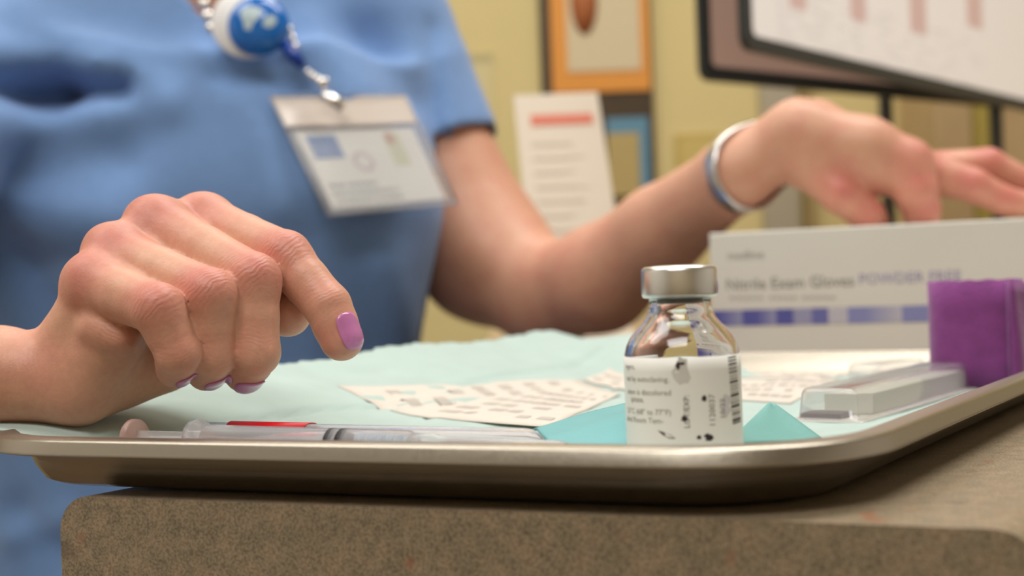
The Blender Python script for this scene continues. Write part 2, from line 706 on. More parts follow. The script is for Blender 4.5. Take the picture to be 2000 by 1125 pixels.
def tray_loop(inset, rad, z, seg=10):
    """rounded parallelogram loop, inset from the outer lip"""
    sk = abs(np.cross(E1[:2], E2[:2]))
    ins = inset / sk
    cs = [(ins, ins), (TWID - ins, ins), (TWID - ins, TLEN - ins), (ins, TLEN - ins)]
    pts = []
    q = [C0 + E1 * a + E2 * b for a, b in cs]
    for i in range(4):
        c, p, nx = q[i], q[i - 1], q[(i + 1) % 4]
        d1, d2 = unit(p - c), unit(nx - c)
        ang = math.acos(np.dot(d1, d2))
        tl = rad / math.tan(ang / 2)
        bis = unit(d1 + d2)
        cen = c + bis * rad / math.sin(ang / 2)
        a0, a1 = c + d1 * tl - cen, c + d2 * tl - cen
        th = math.acos(np.clip(np.dot(a0, a1) / rad ** 2, -1, 1))
        for k in range(seg + 1):
            t = k / seg
            pts.append(cen + (math.sin((1 - t) * th) * a0 + math.sin(t * th) * a1) / math.sin(th) + np.array([0, 0, z]))
        # straight run to the next corner gets subdivided
        nxt_d1, nxt_d2 = unit(c - nx), unit(q[(i + 2) % 4] - nx)
        ang2 = math.acos(np.dot(nxt_d1, nxt_d2))
        endp = nx + nxt_d1 * rad / math.tan(ang2 / 2) + np.array([0, 0, z])
        st = pts[-1]
        for k in range(1, 6):
            pts.append(st + (endp - st) * k / 6)
    return pts


tprof = [  # (inset from outer lip, corner radius, z)
    (60.0, 8, FLZ + 0.9), (20.0, 34, FLZ + 0.9), (16.5, 37, FLZ + 1.2), (14.0, 39, FLZ + 2.6), (12.6, 40, FLZ + 5.0), (9.0, 43, LIPZ - 2.5),
    (8.4, 44, LIPZ - 0.8), (7.6, 44, LIPZ - 0.1), (6.8, 45, LIPZ), (5.0, 46, LIPZ - 0.02), (2.2, 48.6, LIPZ - 0.15), (1.3, 49.5, LIPZ - 0.55), (0.8, 50, LIPZ - 1.1), (0.3, 51, LIPZ - 4.0), (0.0, 51, LIPZ - 4.6),
    (0.35, 51, LIPZ - 4.9), (0.8, 50.4, LIPZ - 4.6), (1.6, 50, LIPZ - 1.8), (5.0, 47, LIPZ - 1.3), (6.6, 46, LIPZ - 1.2), (8.0, 44, LIPZ - 2.0), (9.3, 43, LIPZ - 4.5), (13.4, 40, FLZ + 3.8), (15.0, 38, FLZ + 1.2),
    (17.5, 36, FLZ + 0.15), (20.5, 34, FLZ), (60.0, 8, FLZ)]
V, F = [], []
loops = [tray_loop(*a) for a in tprof]
nl = len(loops[0])
for l in loops:
    V += l
for j in range(len(loops) - 1):
    for i in range(nl):
        i2 = (i + 1) % nl
        F.append((j * nl + i, (j + 1) * nl + i, (j + 1) * nl + i2, j * nl + i2))
F.append(tuple(range(nl)))
F.append(tuple((len(loops) - 1) * nl + i for i in reversed(range(nl))))
tray = obj('instrument_tray', V, F, STEEL, origin=C0 + E1 * 135 + E2 * 200 + np.array([0, 0, FLZ]))
tag(tray, 'shallow stainless steel instrument tray with rolled lip on the counter', 'tray')


def T(a, b, z):
    return C0 + E1 * a + E2 * b + np.array([0, 0, z])


# ------------------------------------------------------------------ blue-green pad lining the tray
def noise2(x, y, seeds):
    r = 0
    for (fx, fy, ph, am) in seeds:
        r = r + am * np.sin(fx * x + fy * y + ph)
    return r


def sstep(x, a, b):
    t = np.clip((x - a) / (b - a), 0, 1)
    return t * t * (3 - 2 * t)


SEEDS = [(rng.uniform(-.1, .1), rng.uniform(-.1, .1), rng.uniform(0, 6), 0.25) for _ in range(7)]
SEEDS += [(rng.uniform(-.35, .35), rng.uniform(-.35, .35), rng.uniform(0, 6), 0.07) for _ in range(6)]


def pad_h(a, b):
    base = FLZ + 2.0 + 0.5 * noise2(a, b, SEEDS)
    base = base + 4.5 * sstep(b, 45, 150) * sstep(a, 60, 120) * (1 - sstep(b, 300, 390) * 0.4)      # folded layers lift the middle
    lift = 7.5 + 2.6 * np.sin(b * 0.045 + 2.2) + 1.4 * np.sin(b * 0.021 + 0.4)
    lift = lift * sstep(b, 55, 150)
    left = sstep(a, 196, 268)
    h = base * (1 - left) + (LIPZ + 0.8 + lift * 0.55) * left
    h = h + np.clip(a - 262, 0, 40) * 0.28 * sstep(b, 60, 150)
    back = sstep(b, 332, 396) * sstep(a, 162, 196)
    h = h * (1 - back) + np.maximum(h, LIPZ + 2.2 + lift * 0.5 + 5.5 * np.exp(-((a - 205) / 34.0) ** 2)) * back
    # crease lines of the factory folds
    for (a0, b0, a1, b1, dep, wd) in ((240, 40, 200, 260, -2.6, 1.9), (196, 60, 176, 400, -1.2, 2.2), (226, 160, 236, 400, -2.2, 1.9)):
        dx, dy = a1 - a0, b1 - b0
        t = np.clip(((a - a0) * dx + (b - b0) * dy) / (dx * dx + dy * dy), 0, 1)
        q = (a - a0 - t * dx) ** 2 + (b - b0 - t * dy) ** 2
        h = h + dep * np.exp(-q / wd ** 2)
    return h


PADM = mat('mint_tissue', srgb(178, 199, 193), 0.9, var=0.04, scale=60, bump=0.00012, bscale=900, sheen=0.2)
TEALM = mat('teal_poly_film', srgb(106, 168, 172), 0.5, var=0.05, scale=40, bump=0.0001, bscale=500)
TEALP = mat('pale_teal_tissue', srgb(122, 176, 170), 0.8, var=0.06, scale=60, bump=0.0001, bscale=700)
na, nb = 120, 150
V, F = [], []
aa = np.linspace(19, 284, na)
bb = np.linspace(20, 408, nb)
Ag, Bg = np.meshgrid(aa, bb, indexing='ij')
edge = 1.0 * np.sin(Bg * 0.23) + 0.8 * np.sin(Bg * 0.61 + 1)
Ag2 = Ag + edge * sstep(Ag, 255, 284)
# right of the vial the pad stops short of the back rim
Bg2 = 20 + (Bg - 20) * (1 - 0.025 * (1 - sstep(Ag, 150, 196)))
# follow the rounded front corner of the tray
for (ca, cb, sa_) in ((19 + 36, 20 + 36, -1),):
    da, db = np.minimum(Ag2 - ca, 0), np.minimum(Bg2 - cb, 0)
    rr0 = np.hypot(da, db)
    mx0 = np.maximum(-da, -db)
    inq = (Ag2 < ca) & (Bg2 < cb)
    f0 = np.where(inq & (rr0 > 1e-6), mx0 / np.maximum(rr0, 1e-6), 1.0)
    Ag2 = np.where(inq, ca + da * f0, Ag2)
    Bg2 = np.where(inq, cb + db * f0, Bg2)
ca, cb = 19 + 36, 352.0
da, db = np.minimum(Ag2 - ca, 0), np.maximum(Bg2 - cb, 0)
rr0 = np.hypot(da, db)
inq = (Ag2 < ca) & (Bg2 > cb)
f0 = np.where(inq & (rr0 > 1e-6), np.maximum(-da, db) / np.maximum(rr0, 1e-6), 1.0) * np.where(inq, 0.86, 1)
Ag2 = np.where(inq, ca + da * f0, Ag2)
Bg2 = np.where(inq, cb + db * f0, Bg2)
Hg = pad_h(Ag2, Bg2)
Hg = np.maximum(Hg, FLZ + 1.6)
pts = C0[None, None] + Ag2[..., None] * E1 + Bg2[..., None] * E2
pts[..., 2] += Hg
V = pts.reshape(-1, 3)
for i in range(na - 1):
    for j in range(nb - 1):
        F.append((i * nb + j, i * nb + j + 1, (i + 1) * nb + j + 1, (i + 1) * nb + j))
padt = thing('absorbent_pad', 'crumpled pale mint disposable pad lining the steel tray', 'pad', T(150, 200, FLZ + 1))
pad = obj('pad_sheet', V, F, PADM, padt)
md = pad.modifiers.new('thickness', 'SOLIDIFY')
md.thickness = 0.0005
md.offset = 1


def pad_z(p):
    """height of the pad under a point"""
    q = p - C0
    M2 = np.array([[E1[0], E2[0]], [E1[1], E2[1]]])
    a, b = np.linalg.solve(M2, q[:2])
    return float(np.maximum(pad_h(np.array(a), np.array(b)), FLZ + 1.6)) + 0.15


def sheet(name, corners, nu, nv, fn, material, parent, thick=0.4, label=None):
    """bilinear patch of four mm corners with fn(u,v)->offset vector"""
    V, F = [], []
    c = [np.asarray(x, float) for x in corners]
    for i in range(nu):
        for j in range(nv):
            u, v = i / (nu - 1), j / (nv - 1)
            p = (c[0] * (1 - u) + c[1] * u) * (1 - v) + (c[3] * (1 - u) + c[2] * u) * v
            V.append(p + fn(u, v))
    for i in range(nu - 1):
        for j in range(nv - 1):
            F.append((i * nv + j, (i + 1) * nv + j, (i + 1) * nv + j + 1, i * nv + j + 1))
    o = obj(name, V, F, material, parent, label=label)
    md = o.modifiers.new('thickness', 'SOLIDIFY')
    md.thickness = thick / 1000
    md.offset = 0
    return o


# turned-over edge left of the vial (glossy teal film side up)
sheet('folded_edge', [P(1040, 842, 372), P(1075, 880, 350), P(1240, 880, 348), P(1235, 782, 400)], 24, 24,
      lambda u, v: np.array([0, 0, 2.2 * math.sin(math.pi * u) * (1 - 0.2 * v) + 0.5 * math.sin(9 * u + 4 * v)]), TEALM, padt, label='glossy teal turned-over edge')
# corner of the pad standing up beside the vial
tri = [P(1412, 872, 352), P(1606, 856, 372), P(1512, 787, 382), P(1500, 789, 381)]
sheet('standing_corner', tri, 16, 16, lambda u, v: np.array([0, -1.2 * math.sin(math.pi * u) * (1 - v), 0.3 * math.sin(6 * u)]),
      TEALP, padt, label='small teal corner standing up')

# ------------------------------------------------------------------ paper slips on the pad
PAPER = mat('white_paper', srgb(214, 205, 194), 0.8, var=0.02, scale=50)
INK = mat('grey_print', srgb(186, 179, 170), 0.8)


def paper_slip(name, corners, label, rows, seed, lift=0.6):
    r = random.Random(seed)
    c = [np.asarray(x, float) for x in corners]
    cen = sum(c) / 4
    t = thing(name, label, 'paper', cen)

    def at(u, v, dz=0.0):
        p = (c[0] * (1 - u) + c[1] * u) * (1 - v) + (c[3] * (1 - u) + c[2] * u) * v
        q = p.copy()
        q[2] = max(p[2], pad_z(p)) + lift + dz
        return q
    V, F = [], []
    nu, nv = 22, 14
    for i in range(nu):
        for j in range(nv):
            V.append(at(i / (nu - 1), j / (nv - 1)))
    for i in range(nu - 1):
        for j in range(nv - 1):
            F.append((i * nv + j, (i + 1) * nv + j, (i + 1) * nv + j + 1, i * nv + j + 1))
    o = obj('sheet', V, F, PAPER, t)
    md = o.modifiers.new('thickness', 'SOLIDIFY')
    md.thickness = 0.0002
    md.offset = 0
    V, F = [], []
    for k in range(rows):
        v = 0.1 + 0.8 * (k + 0.5) / rows
        u = 0.06
        while u < 0.9:
            wv = r.uniform(0.03, 0.12)
            if r.random() < 0.72:
                dv = 0.17 / rows
                n0 = len(V)
                m_ = 3
                for q in range(m_ + 1):
                    uu = u + wv * q / m_
                    V += [at(uu, v - dv, 0.25), at(uu, v + dv, 0.25)]
                for q in range(m_):
                    F.append((n0 + 2 * q, n0 + 2 * q + 2, n0 + 2 * q + 3, n0 + 2 * q + 1))
            u += wv + r.uniform(0.01, 0.05)
    obj('print_lines', V, F, INK, t, smooth=False, label='blurred grey print')
    return t


hp = -46.5
paper_slip('paper_slip', [plane_pt(660, 806, hp), plane_pt(1075, 838, hp), plane_pt(1212, 772, hp), plane_pt(1135, 752, hp)],
           'white printed paper slip on the pad between the hand and the vial', 7, 3)
paper_slip('paper_slip', [plane_pt(1140, 756, hp - 1), plane_pt(1260, 774, hp - 1), plane_pt(1300, 748, hp - 1), plane_pt(1190, 742, hp - 1)],
           'small blank-looking paper slip just behind the left side of the vial', 2, 4, 1.0)
hp2 = FLZ + 2.5
paper_slip('paper_slip', [plane_pt(1440, 752, hp2), plane_pt(1600, 757, hp2), plane_pt(1690, 736, hp2), plane_pt(1545, 732, hp2)],
           'far white paper slip on the pad right of the vial, behind the other slip', 4, 5)
paper_slip('paper_slip', [plane_pt(1390, 806, hp2), plane_pt(1545, 800, hp2), plane_pt(1640, 757, hp2), plane_pt(1430, 757, hp2)],
           'near white paper slip between the vial and the clear package', 4, 6)

# ------------------------------------------------------------------ vial
VC = np.array([43.6, 347.0, -52.0 + 0.6])
VC[2] = max(pad_z(VC), FLZ + 2.0)
vt = thing('medicine_vial', 'clear glass vial with white printed label and silver crimped cap', 'vial', VC)
GLASS = mat('clear_glass', (1, 1, 1, 1), 0.0, trans=1.0, ior=1.48)
LIQ = mat('clear_liquid', (1, 1, 1, 1), 0.0, trans=1.0, ior=1.333)
VH = 4.4 - VC[2]       # overall height
outer = [(0.0, 1.2), (11.5, 0.8), (13.2, 0.0), (14.4, 0.5), (15.0, 1.8), (15.0, VH - 24.2), (14.85, VH - 22.6), (14.3, VH - 20.6), (13.3, VH - 18.6), (11.8, VH - 16.6), (10.2, VH - 15.0),
         (9.0, VH - 13.3), (8.3, VH - 11.6), (8.0, VH - 10.0), (8.0, VH - 8.0), (9.2, VH - 7.4), (9.3, VH - 5.0), (6.3, VH - 4.8)]
inner = [(6.2, VH - 5.2), (6.4, VH - 12.0), (7.4, VH - 13.8), (8.8, VH - 15.8), (10.6, VH - 17.6), (12.2, VH - 19.6), (13.2, VH - 21.6), (13.7, VH - 24.2), (13.7, 3.4), (12.0, 2.6), (0.0, 2.8)]
obj('glass_body', *lathe(VC, EZ, outer + inner, 72), GLASS, vt)
liq = [(0.0, 2.75), (12.0, 2.55), (13.75, 3.3), (13.75, VH - 29.0), (13.2, VH - 29.6), (0.0, VH - 29.8)]
obj('liquid', *lathe(VC, EZ, liq, 64), LIQ, vt, label='clear liquid')
obj('stopper', *lathe(VC, EZ, [(0, VH - 9.6), (6.1, VH - 9.6), (6.3, VH - 4.6), (9.2, VH - 4.6), (9.2, VH - 2.2), (0, VH - 2.2)], 40),
    mat('grey_rubber', srgb(128, 136, 132), 0.6), vt, label='grey rubber stopper')
CAPM = mat('satin_aluminium', (0.80, 0.79, 0.77, 1), 0.3, 1.0, bump=0.00002, bscale=700)
obj('crimp_cap', *lathe(VC, EZ, [(8.3, VH - 8.3), (9.0, VH - 8.35), (9.6, VH - 8.1), (9.85, VH - 7.4), (9.85, VH - 1.6), (9.6, VH - 0.7), (8.9, VH - 0.25), (6.0, VH), (3.2, VH), (3.0, VH - 0.4), (0, VH - 0.4)], 72),
    CAPM, vt, label='satin silver crimped cap')


def vial_wrap(s, z, r=15.16):
    """s = arc length to the right of the line facing the camera, z = height above base"""
    th = s / 15.0
    d0 = unit(np.array([-VC[0], -VC[1], 0]))
    rt = np.array([-d0[1], d0[0], 0])
    return VC + r * (math.cos(th) * d0 + math.sin(th) * rt) + np.array([0, 0, z])


LZ0, LZ1 = 2.6, VH - 23.2
V, F = [], []
nth, nz = 90, 8
for i in range(nth + 1):
    s = -40 + 78 * i / nth
    for j in range(nz + 1):
        V.append(vial_wrap(s, LZ0 + (LZ1 - LZ0) * j / nz, 15.08))
for i in range(nth):
    for j in range(nz):
        F.append((i * (nz + 1) + j, (i + 1) * (nz + 1) + j, (i + 1) * (nz + 1) + j + 1, i * (nz + 1) + j + 1))
lab = obj('label', V, F, mat('label_paper', srgb(240, 240, 234), 0.45), vt, label='white paper label')
md = lab.modifiers.new('thickness', 'SOLIDIFY'); md.thickness = 0.00005; md.offset = 1


def s_of(px):
    return 15.0 * math.asin(max(-1, min(1, (px - 1325.5) / 112.4)))


def z_of(py):
    return (945.0 - py) / 7.49 + 0.3


TXT = mat('faded_text_print', srgb(150, 142, 128), 0.6)
TXD = mat('dark_text_print', srgb(88, 82, 80), 0.6)
BLK = mat('black_print', srgb(34, 28, 28), 0.5)
SMU = mat('violet_smudge', srgb(212, 209, 210), 0.6)
SMG = mat('grey_smudge', srgb(210, 207, 200), 0.6)


def label_text(body, px, py, size, material, align='RIGHT', rot=False, r=15.2, stretch=1.0):
    Vt, Ft = text_mesh(body, size, align)
    out = []
    for x, y, _ in Vt:
        if rot:
            out.append(vial_wrap(s_of(px) - y, z_of(py) + x * stretch, r))
        else:
            out.append(vial_wrap(s_of(px) + x * stretch, z_of(py) + y, r))
    return out, Ft


vf = [label_text(t, x, y, 2.0, TXT) for t, x, y in
      (('ingers,', 1237, 728), ('ted by autoclaving.', 1301, 751), ('ution is discolored', 1304, 776), ('ipitate.', 1253, 790),
       ('25\u00b0C (68\u00b0 to 77\u00b0F)', 1303, 813), ('olled Room Tem-', 1288, 829))]
obj('label_text', *join(*vf), TXT, vt, smooth=False, label='faded lines of small print')
vf = [label_text('LOT/EXP:', 1336, 838, 2.0, TXD, 'LEFT', True)]
obj('stamped_text', *join(*vf), TXD, vt, smooth=False)
vf = [label_text('1120037', 1383, 838, 2.35, TXD, 'LEFT', True, stretch=1.0), label_text('10/22', 1402, 825, 2.3, TXD, 'LEFT', True)]
obj('stamped_text', *join(*vf), mat('lot_print', srgb(140, 136, 138), 0.6), vt, smooth=False)


def patch(px0, px1, py0, py1, r=15.17, wob=0.0, seed=0, n=14):
    """soft irregular blot on the label"""
    rr = random.Random(seed)
    cx, cy = (px0 + px1) / 2, (py0 + py1) / 2
    V = [vial_wrap(s_of(cx), z_of(cy), r)]
    for i in range(n):
        t = 2 * math.pi * i / n
        q = 1 + rr.uniform(-wob, wob)
        V.append(vial_wrap(s_of(cx + (px1 - px0) / 2 * math.cos(t) * q), z_of(cy + (py1 - py0) / 2 * math.sin(t) * q), r))
    return V, [(0, 1 + i, 1 + (i + 1) % n) for i in range(n)]


obj('smudge', *join(patch(1308, 1340, 706, 757, wob=.25, seed=1)), SMG, vt, smooth=False, label='grey smudge')
obj('smudge', *join(patch(1396, 1416, 778, 822, wob=.2, seed=2)), SMU, vt, smooth=False, label='pale violet smudge')
obj('ink_spot', *join(patch(1313, 1322, 714, 728, 15.19, .3, 3), patch(1318, 1331, 714, 720, 15.19, .3, 9), patch(1360, 1369, 777, 790, 15.22, .25, 4),
                      patch(1321, 1332, 814, 826, 15.22, .3, 8), patch(1362, 1378, 850, 862, 15.22, .35, 5), patch(1348, 1356, 852, 860, 15.19, .3, 6)), mat('dark_ink', srgb(52, 42, 48), 0.6), vt, smooth=False, label='dark ink spots')
vs = [vial_wrap(s_of(x), z_of(y), 15.19) for x, y in ((1276, 842), (1284, 844), (1300, 850), (1309, 857), (1298, 857), (1285, 850))]
obj('ink_spot', vs, [(0, 1, 2, 3, 4, 5)], mat('maroon_ink', srgb(92, 60, 66), 0.6), vt, smooth=False, label='maroon ink streak')
rb = random.Random(11)
vf = []
y = 711
while y < 838:
    hh = rb.choice((0.8, 1.0, 1.2, 2.6))
    if abs(y - 757) < 2 or abs(y - 783) < 2 or abs(y - 805) < 2 or abs(y - 830) < 2:
        hh = 4.0
    Vq = []
    for k in range(4):
        px = 1411 + (1427 - 1411) * k / 3 + (y - 711) * 0.04
        Vq += [vial_wrap(s_of(px), z_of(y - hh / 2 - (px - 1411) * 0.1), 15.18), vial_wrap(s_of(px), z_of(y + hh / 2 - (px - 1411) * 0.1), 15.18)]
    vf.append((Vq, [(2 * k, 2 * k + 2, 2 * k + 3, 2 * k + 1) for k in range(3)]))
    y += hh / 2 + rb.uniform(2.0, 5.0)
obj('barcode', *join(*vf), BLK, vt, smooth=False, label='black ladder barcode')

# ------------------------------------------------------------------ syringe lying inside the front lip
CLR = mat('clear_plastic', (0.95, 0.93, 0.95, 1), 0.10, trans=0.82, ior=1.12)
CLR2 = mat('frosted_plastic', (0.95, 0.93, 0.94, 1), 0.2, trans=0.72, ior=1.2)
PINKP = mat('pinkish_plastic', srgb(236, 200, 190), 0.25, trans=0.6, ior=1.35)
RUB = mat('black_rubber', srgb(30, 30, 34), 0.45)
sa = P(262, 866, 394)
sb = P(1112, 869, 333)
h0 = LIPZ - 2.9
sa[2] = h0 + 0.0
sb[2] = h0 - 1.3
sax = unit(sb - sa)
SL = float(np.linalg.norm(sb - sa))


def along(px):
    """distance along the syringe axis of the point seen at picture column px"""
    lo, hi = -20.0, SL + 20
    for _ in range(40):
        mid = (lo + hi) / 2
        p = sa + sax * mid
        u = (p[0] * cr - p[2] * sr) / p[1] * FPX + 1000
        if u < px:
            lo = mid
        else:
            hi = mid
    return (lo + hi) / 2


sy = thing('syringe', 'clear syringe with pinkish thumb disc and capped needle along the tray front', 'syringe', sa)
A = along
obj('thumb_disc', *lathe(sa, sax, [(0, A(256)), (5.2, A(256)), (5.6, A(259)), (5.6, A(266)), (5.2, A(270)), (0, A(271))], 36), PINKP, sy, label='pinkish thumb disc')
rod = []
for ax_ in (0, 1):
    sd = unit(np.cross(sax, EZ))
    u_, v_ = (sd, np.cross(sd, sax)) if ax_ == 0 else (np.cross(sd, sax), sd)
    c_ = sa + sax * (A(268) + A(645)) / 2
    rod.append(box_frame(c_, sax, u_, v_, A(645) - A(268), 4.4, 1.0))
obj('plunger_rod', *join(*rod), CLR2, sy, smooth=False)
obj('barrel', *lathe(sa, sax, [(3.4, A(380)), (6.0, A(380)), (6.0, A(392)), (4.7, A(398)), (4.5, A(404)), (4.5, A(800)), (3.2, A(815)), (1.6, A(822)), (1.5, A(815)), (3.7, A(800)), (3.7, A(404))], 40), mat('barrel_plastic', (0.95, 0.93, 0.95, 1), 0.10, trans=0.84, ior=1.12), sy)
obj('rubber_stopper', *lathe(sa, sax, [(0, A(645)), (4.2, A(645)), (4.56, A(647)), (4.56, A(655)), (3.4, A(658)), (3.4, A(667)), (4.56, A(669)), (4.56, A(678)), (2.0, A(684)), (0, A(686))], 36), RUB, sy, label='black rubber stopper')
hubp = [(0, A(700))]
for i in range(14):
    x0 = A(702 + i * 7)
    hubp += [(3.4, x0), (3.4, x0 + .45), (2.9, x0 + .5), (2.9, x0 + .95)]
hubp += [(3.3, A(803)), (0, A(804))]
obj('ribbed_hub', *lathe(sa, sax, hubp, 28), mat('blue_grey_plastic', srgb(168, 194, 206), 0.25, trans=0.3), sy, label='ribbed blue-grey hub')
obj('needle_cap', *lathe(sa, sax, [(2.2, A(806)), (3.9, A(806)), (3.9, A(850)), (3.2, A(862)), (3.0, A(1090)), (2.6, A(1106)), (1.4, A(1112)), (0, A(1113)), (0, A(1110)), (2.0, A(1098)), (2.3, A(870))], 32), CLR2, sy)
obj('needle', *lathe(sa, sax, [(0, A(815)), (0.35, A(815)), (0.35, A(1040)), (0, A(1046))], 10), mat('needle_steel', (0.7, 0.7, 0.72, 1), 0.2, 1.0), sy)

# clear sleeve with the red sticker behind the syringe
ta = P(402, 858, 413)
tb = P(1066, 856, 363)
ta[2] = LIPZ - 5.5
tb[2] = LIPZ - 6.0
tax = unit(tb - ta)
TLN = float(np.linalg.norm(tb - ta))
tt = thing('plastic_tube', 'clear round-ended plastic tube with a red sticker behind the syringe', 'tube', ta)
TR = 4.9
obj('tube_body', *lathe(ta, tax, [(0, 0), (TR - .6, 0), (TR, .6), (TR, TLN - 6.5), (TR * .93, TLN - 4.2), (TR * .75, TLN - 2.0), (TR * .42, TLN - .5), (0, TLN), (0, TLN - .8), (TR * .4, TLN - 1.3), (TR * .66, TLN - 2.8), (TR * .8, TLN - 4.6), (TR - .8, TLN - 6.8), (TR - .8, 1.4), (0, 1.0)], 40), CLR, tt)
sd = unit(np.cross(tax, EZ))


def tube_wrap(l, th, r):
    return ta + tax * l + r * (math.cos(th) * EZ - math.sin(th) * sd * -1)


def tl(px):
    lo, hi = -20.0, TLN + 20
    for _ in range(40):
        mid = (lo + hi) / 2
        p = ta + tax * mid
        u = (p[0] * cr - p[2] * sr) / p[1] * FPX + 1000
        lo, hi = (mid, hi) if u < px else (lo, mid)
    return (lo + hi) / 2


front = 1.0 if np.dot(tube_wrap(10, 1.0, 5), EY) < np.dot(ta + tax * 10, EY) else -1.0
V, F = [], []
k = 10
for i in range(k + 1):
    th = front * (-0.55 + 1.55 * i / k)
    e = i / k
    V += [tube_wrap(tl(450) + 1.0 * e, th, TR + 0.25), tube_wrap(tl(612) - 1.6 * e, th, TR + 0.25)]
for i in range(k):
    F.append((2 * i, 2 * i + 1, 2 * i + 3, 2 * i + 2))
rs = obj('red_sticker', V, F, mat('red_sticker_paper', srgb(214, 22, 34), 0.4), tt, label='bright red sticker')
md = rs.modifiers.new('thickness', 'SOLIDIFY'); md.thickness = 0.0002; md.offset = 0
vf = []
for (x0, x1, t0, t1) in ((706, 728, 0.75, 0.95), (734, 739, 0.75, 0.92)):
    Vq = []
    for i in range(7):
        u_ = i / 6
        bulge = math.sin(math.pi * u_) ** 0.5
        mid = (t0 + t1) / 2
        Vq += [tube_wrap(tl(x0 + (x1 - x0) * u_), front * (mid - (t1 - t0) / 2 * bulge), TR + 0.2), tube_wrap(tl(x0 + (x1 - x0) * u_), front * (mid + (t1 - t0) / 2 * bulge), TR + 0.2)]
    vf.append((Vq, [(2 * i, 2 * i + 2, 2 * i + 3, 2 * i + 1) for i in range(6)]))
obj('printed_mark', *join(*vf), BLK, tt, smooth=False, label='black printed marks')

# ------------------------------------------------------------------ clear blister packages
BLI = mat('blister_plastic', (0.97, 0.97, 0.97, 1), 0.06, trans=0.9, ior=1.36)
PAPB = mat('package_backing', srgb(232, 230, 222), 0.7)


def blister(name, o, ax, ay, L, Wd, H, label, content=None):
    """o = front-left base corner; ax = along length (away), ay = across (to the right)"""
    t = thing(name, label, 'package', o)
    fl_ = 3.0
    c = o + ax * L / 2 + ay * Wd / 2
    bk = obj('backing_card', *box_frame(c + EZ * 0.25, ax, ay, EZ, L + 2 * fl_, Wd + 2 * fl_, 0.4), PAPB, t, smooth=False, label='white paper backing')

    def ring(ins, r, z, seg=6):
        pts = []
        hx, hy = L / 2 - ins, Wd / 2 - ins
        for sx, sy_, a0 in ((1, 1, 0), (-1, 1, 90), (-1, -1, 180), (1, -1, 270)):
            for k in range(seg + 1):
                a = math.radians(a0 + 90 * k / seg)
                pts.append(c + ax * (sx * (hx - r) + r * math.cos(a)) + ay * (sy_ * (hy - r) + r * math.sin(a)) + EZ * z)
        return pts
    ls = [ring(-fl_, 4, 0.6), ring(-0.6, 3, 0.7), ring(0.0, 3, 1.3), ring(0.9, 3, H - 2.0), ring(1.3, 3, H - 0.9), ring(2.1, 2.4, H - 0.25), ring(3.4, 1.6, H)]
    V = [p for l in ls for p in l]
    n_ = len(ls[0])
    F = []
    for j in range(len(ls) - 1):
        for i in range(n_):
            i2 = (i + 1) % n_
            F.append((j * n_ + i, j * n_ + i2, (j + 1) * n_ + i2, (j + 1) * n_ + i))
    F.append(tuple((len(ls) - 1) * n_ + i for i in range(n_)))
    b = obj('blister_shell', V, F, BLI, t)
    md = b.modifiers.new('thickness', 'SOLIDIFY')
    md.thickness = 0.0004
    md.offset = 1
    return t, c


bz = FLZ + 2.6
bo = plane_pt(1556, 822, bz)
bfar = plane_pt(1868, 738, bz)
bax = unit(bfar - bo)
bay = unit(np.cross(bax, EZ))
bt, bc = blister('blister_package', bo, bax, bay, 182, 22, 11.6, 'long clear plastic blister package lying along the right side of the tray')
DRK = mat('plum_plastic', srgb(96, 74, 84), 0.4)
obj('content_strip', *box_frame(bo + bax * 8 + bay * 8 + EZ * 1.6, bax, bay, EZ, 12, 15, 1.8), DRK, bt, smooth=False, label='dark plum strip inside')
obj('inner_leaflet', *box_frame(bo + bax * 96 + bay * 11.5 + EZ * 4.4, bax, bay, unit(EZ), 150, 18, 7.4), mat('leaflet_paper', srgb(222, 222, 208), 0.8), bt, smooth=False, label='pale folded leaflet inside')
b2o = plane_pt(1650, 745, bz)
b2, _ = blister('blister_package', b2o, unit(bax + 0.45 * EX), unit(np.cross(unit(bax + 0.45 * EX), EZ)), 75, 20, 9,
                'short clear blister package lying behind the long one, next to the purple roll')

# ------------------------------------------------------------------ purple wrap roll
PURP = mat('purple_crepe', srgb(132, 62, 130), 0.95, var=0.10, scale=140, bump=0.0005, bscale=650, sheen=0.3)
rc = plane_pt(1905, 756, FLZ + 2.0)
rc = P(1908, 742, 590)
rc[2] = FLZ + 2.2
rt_ = thing('bandage_roll', 'purple crepe self-adhesive bandage roll standing in the back right of the tray', 'bandage', rc)
HR = 47.0
fwd = unit(-rc * np.array([1, 1, 0]))
rgt = np.array([-fwd[1], fwd[0], 0])


def sup(t, r, e=3.4):
    c_, s_ = math.cos(t), math.sin(t)
    q = (abs(c_) ** e + abs(s_) ** e) ** (-1 / e)
    return r * q * c_, r * q * s_


V, F = [], []
turns, per = 4, 64
tot = turns * per
for i in range(tot + 1):
    t = 2 * math.pi * i / per + math.pi * 0.30
    r = 12.5 + 7.6 * i / tot
    x, y_ = sup(t, r)
    wob = 0.35 * math.sin(i * 0.9) + 0.25 * math.sin(i * 0.37)
    for zz in (0, 0.25, 0.5, 0.75, 1):
        V.append(rc + rgt * x + fwd * y_ * 0.8 + EZ * (zz * HR + wob * (1 if zz in (0, 1) else 0)) + fwd * 0.35 * math.sin(zz * 9 + i * 0.5))
for i in range(tot):
    for j in range(4):
        F.append((i * 5 + j, (i + 1) * 5 + j, (i + 1) * 5 + j + 1, i * 5 + j + 1))
ro = obj('wound_layers', V, F, PURP, rt_)
md = ro.modifiers.new('thickness', 'SOLIDIFY'); md.thickness = 0.0016; md.offset = 0
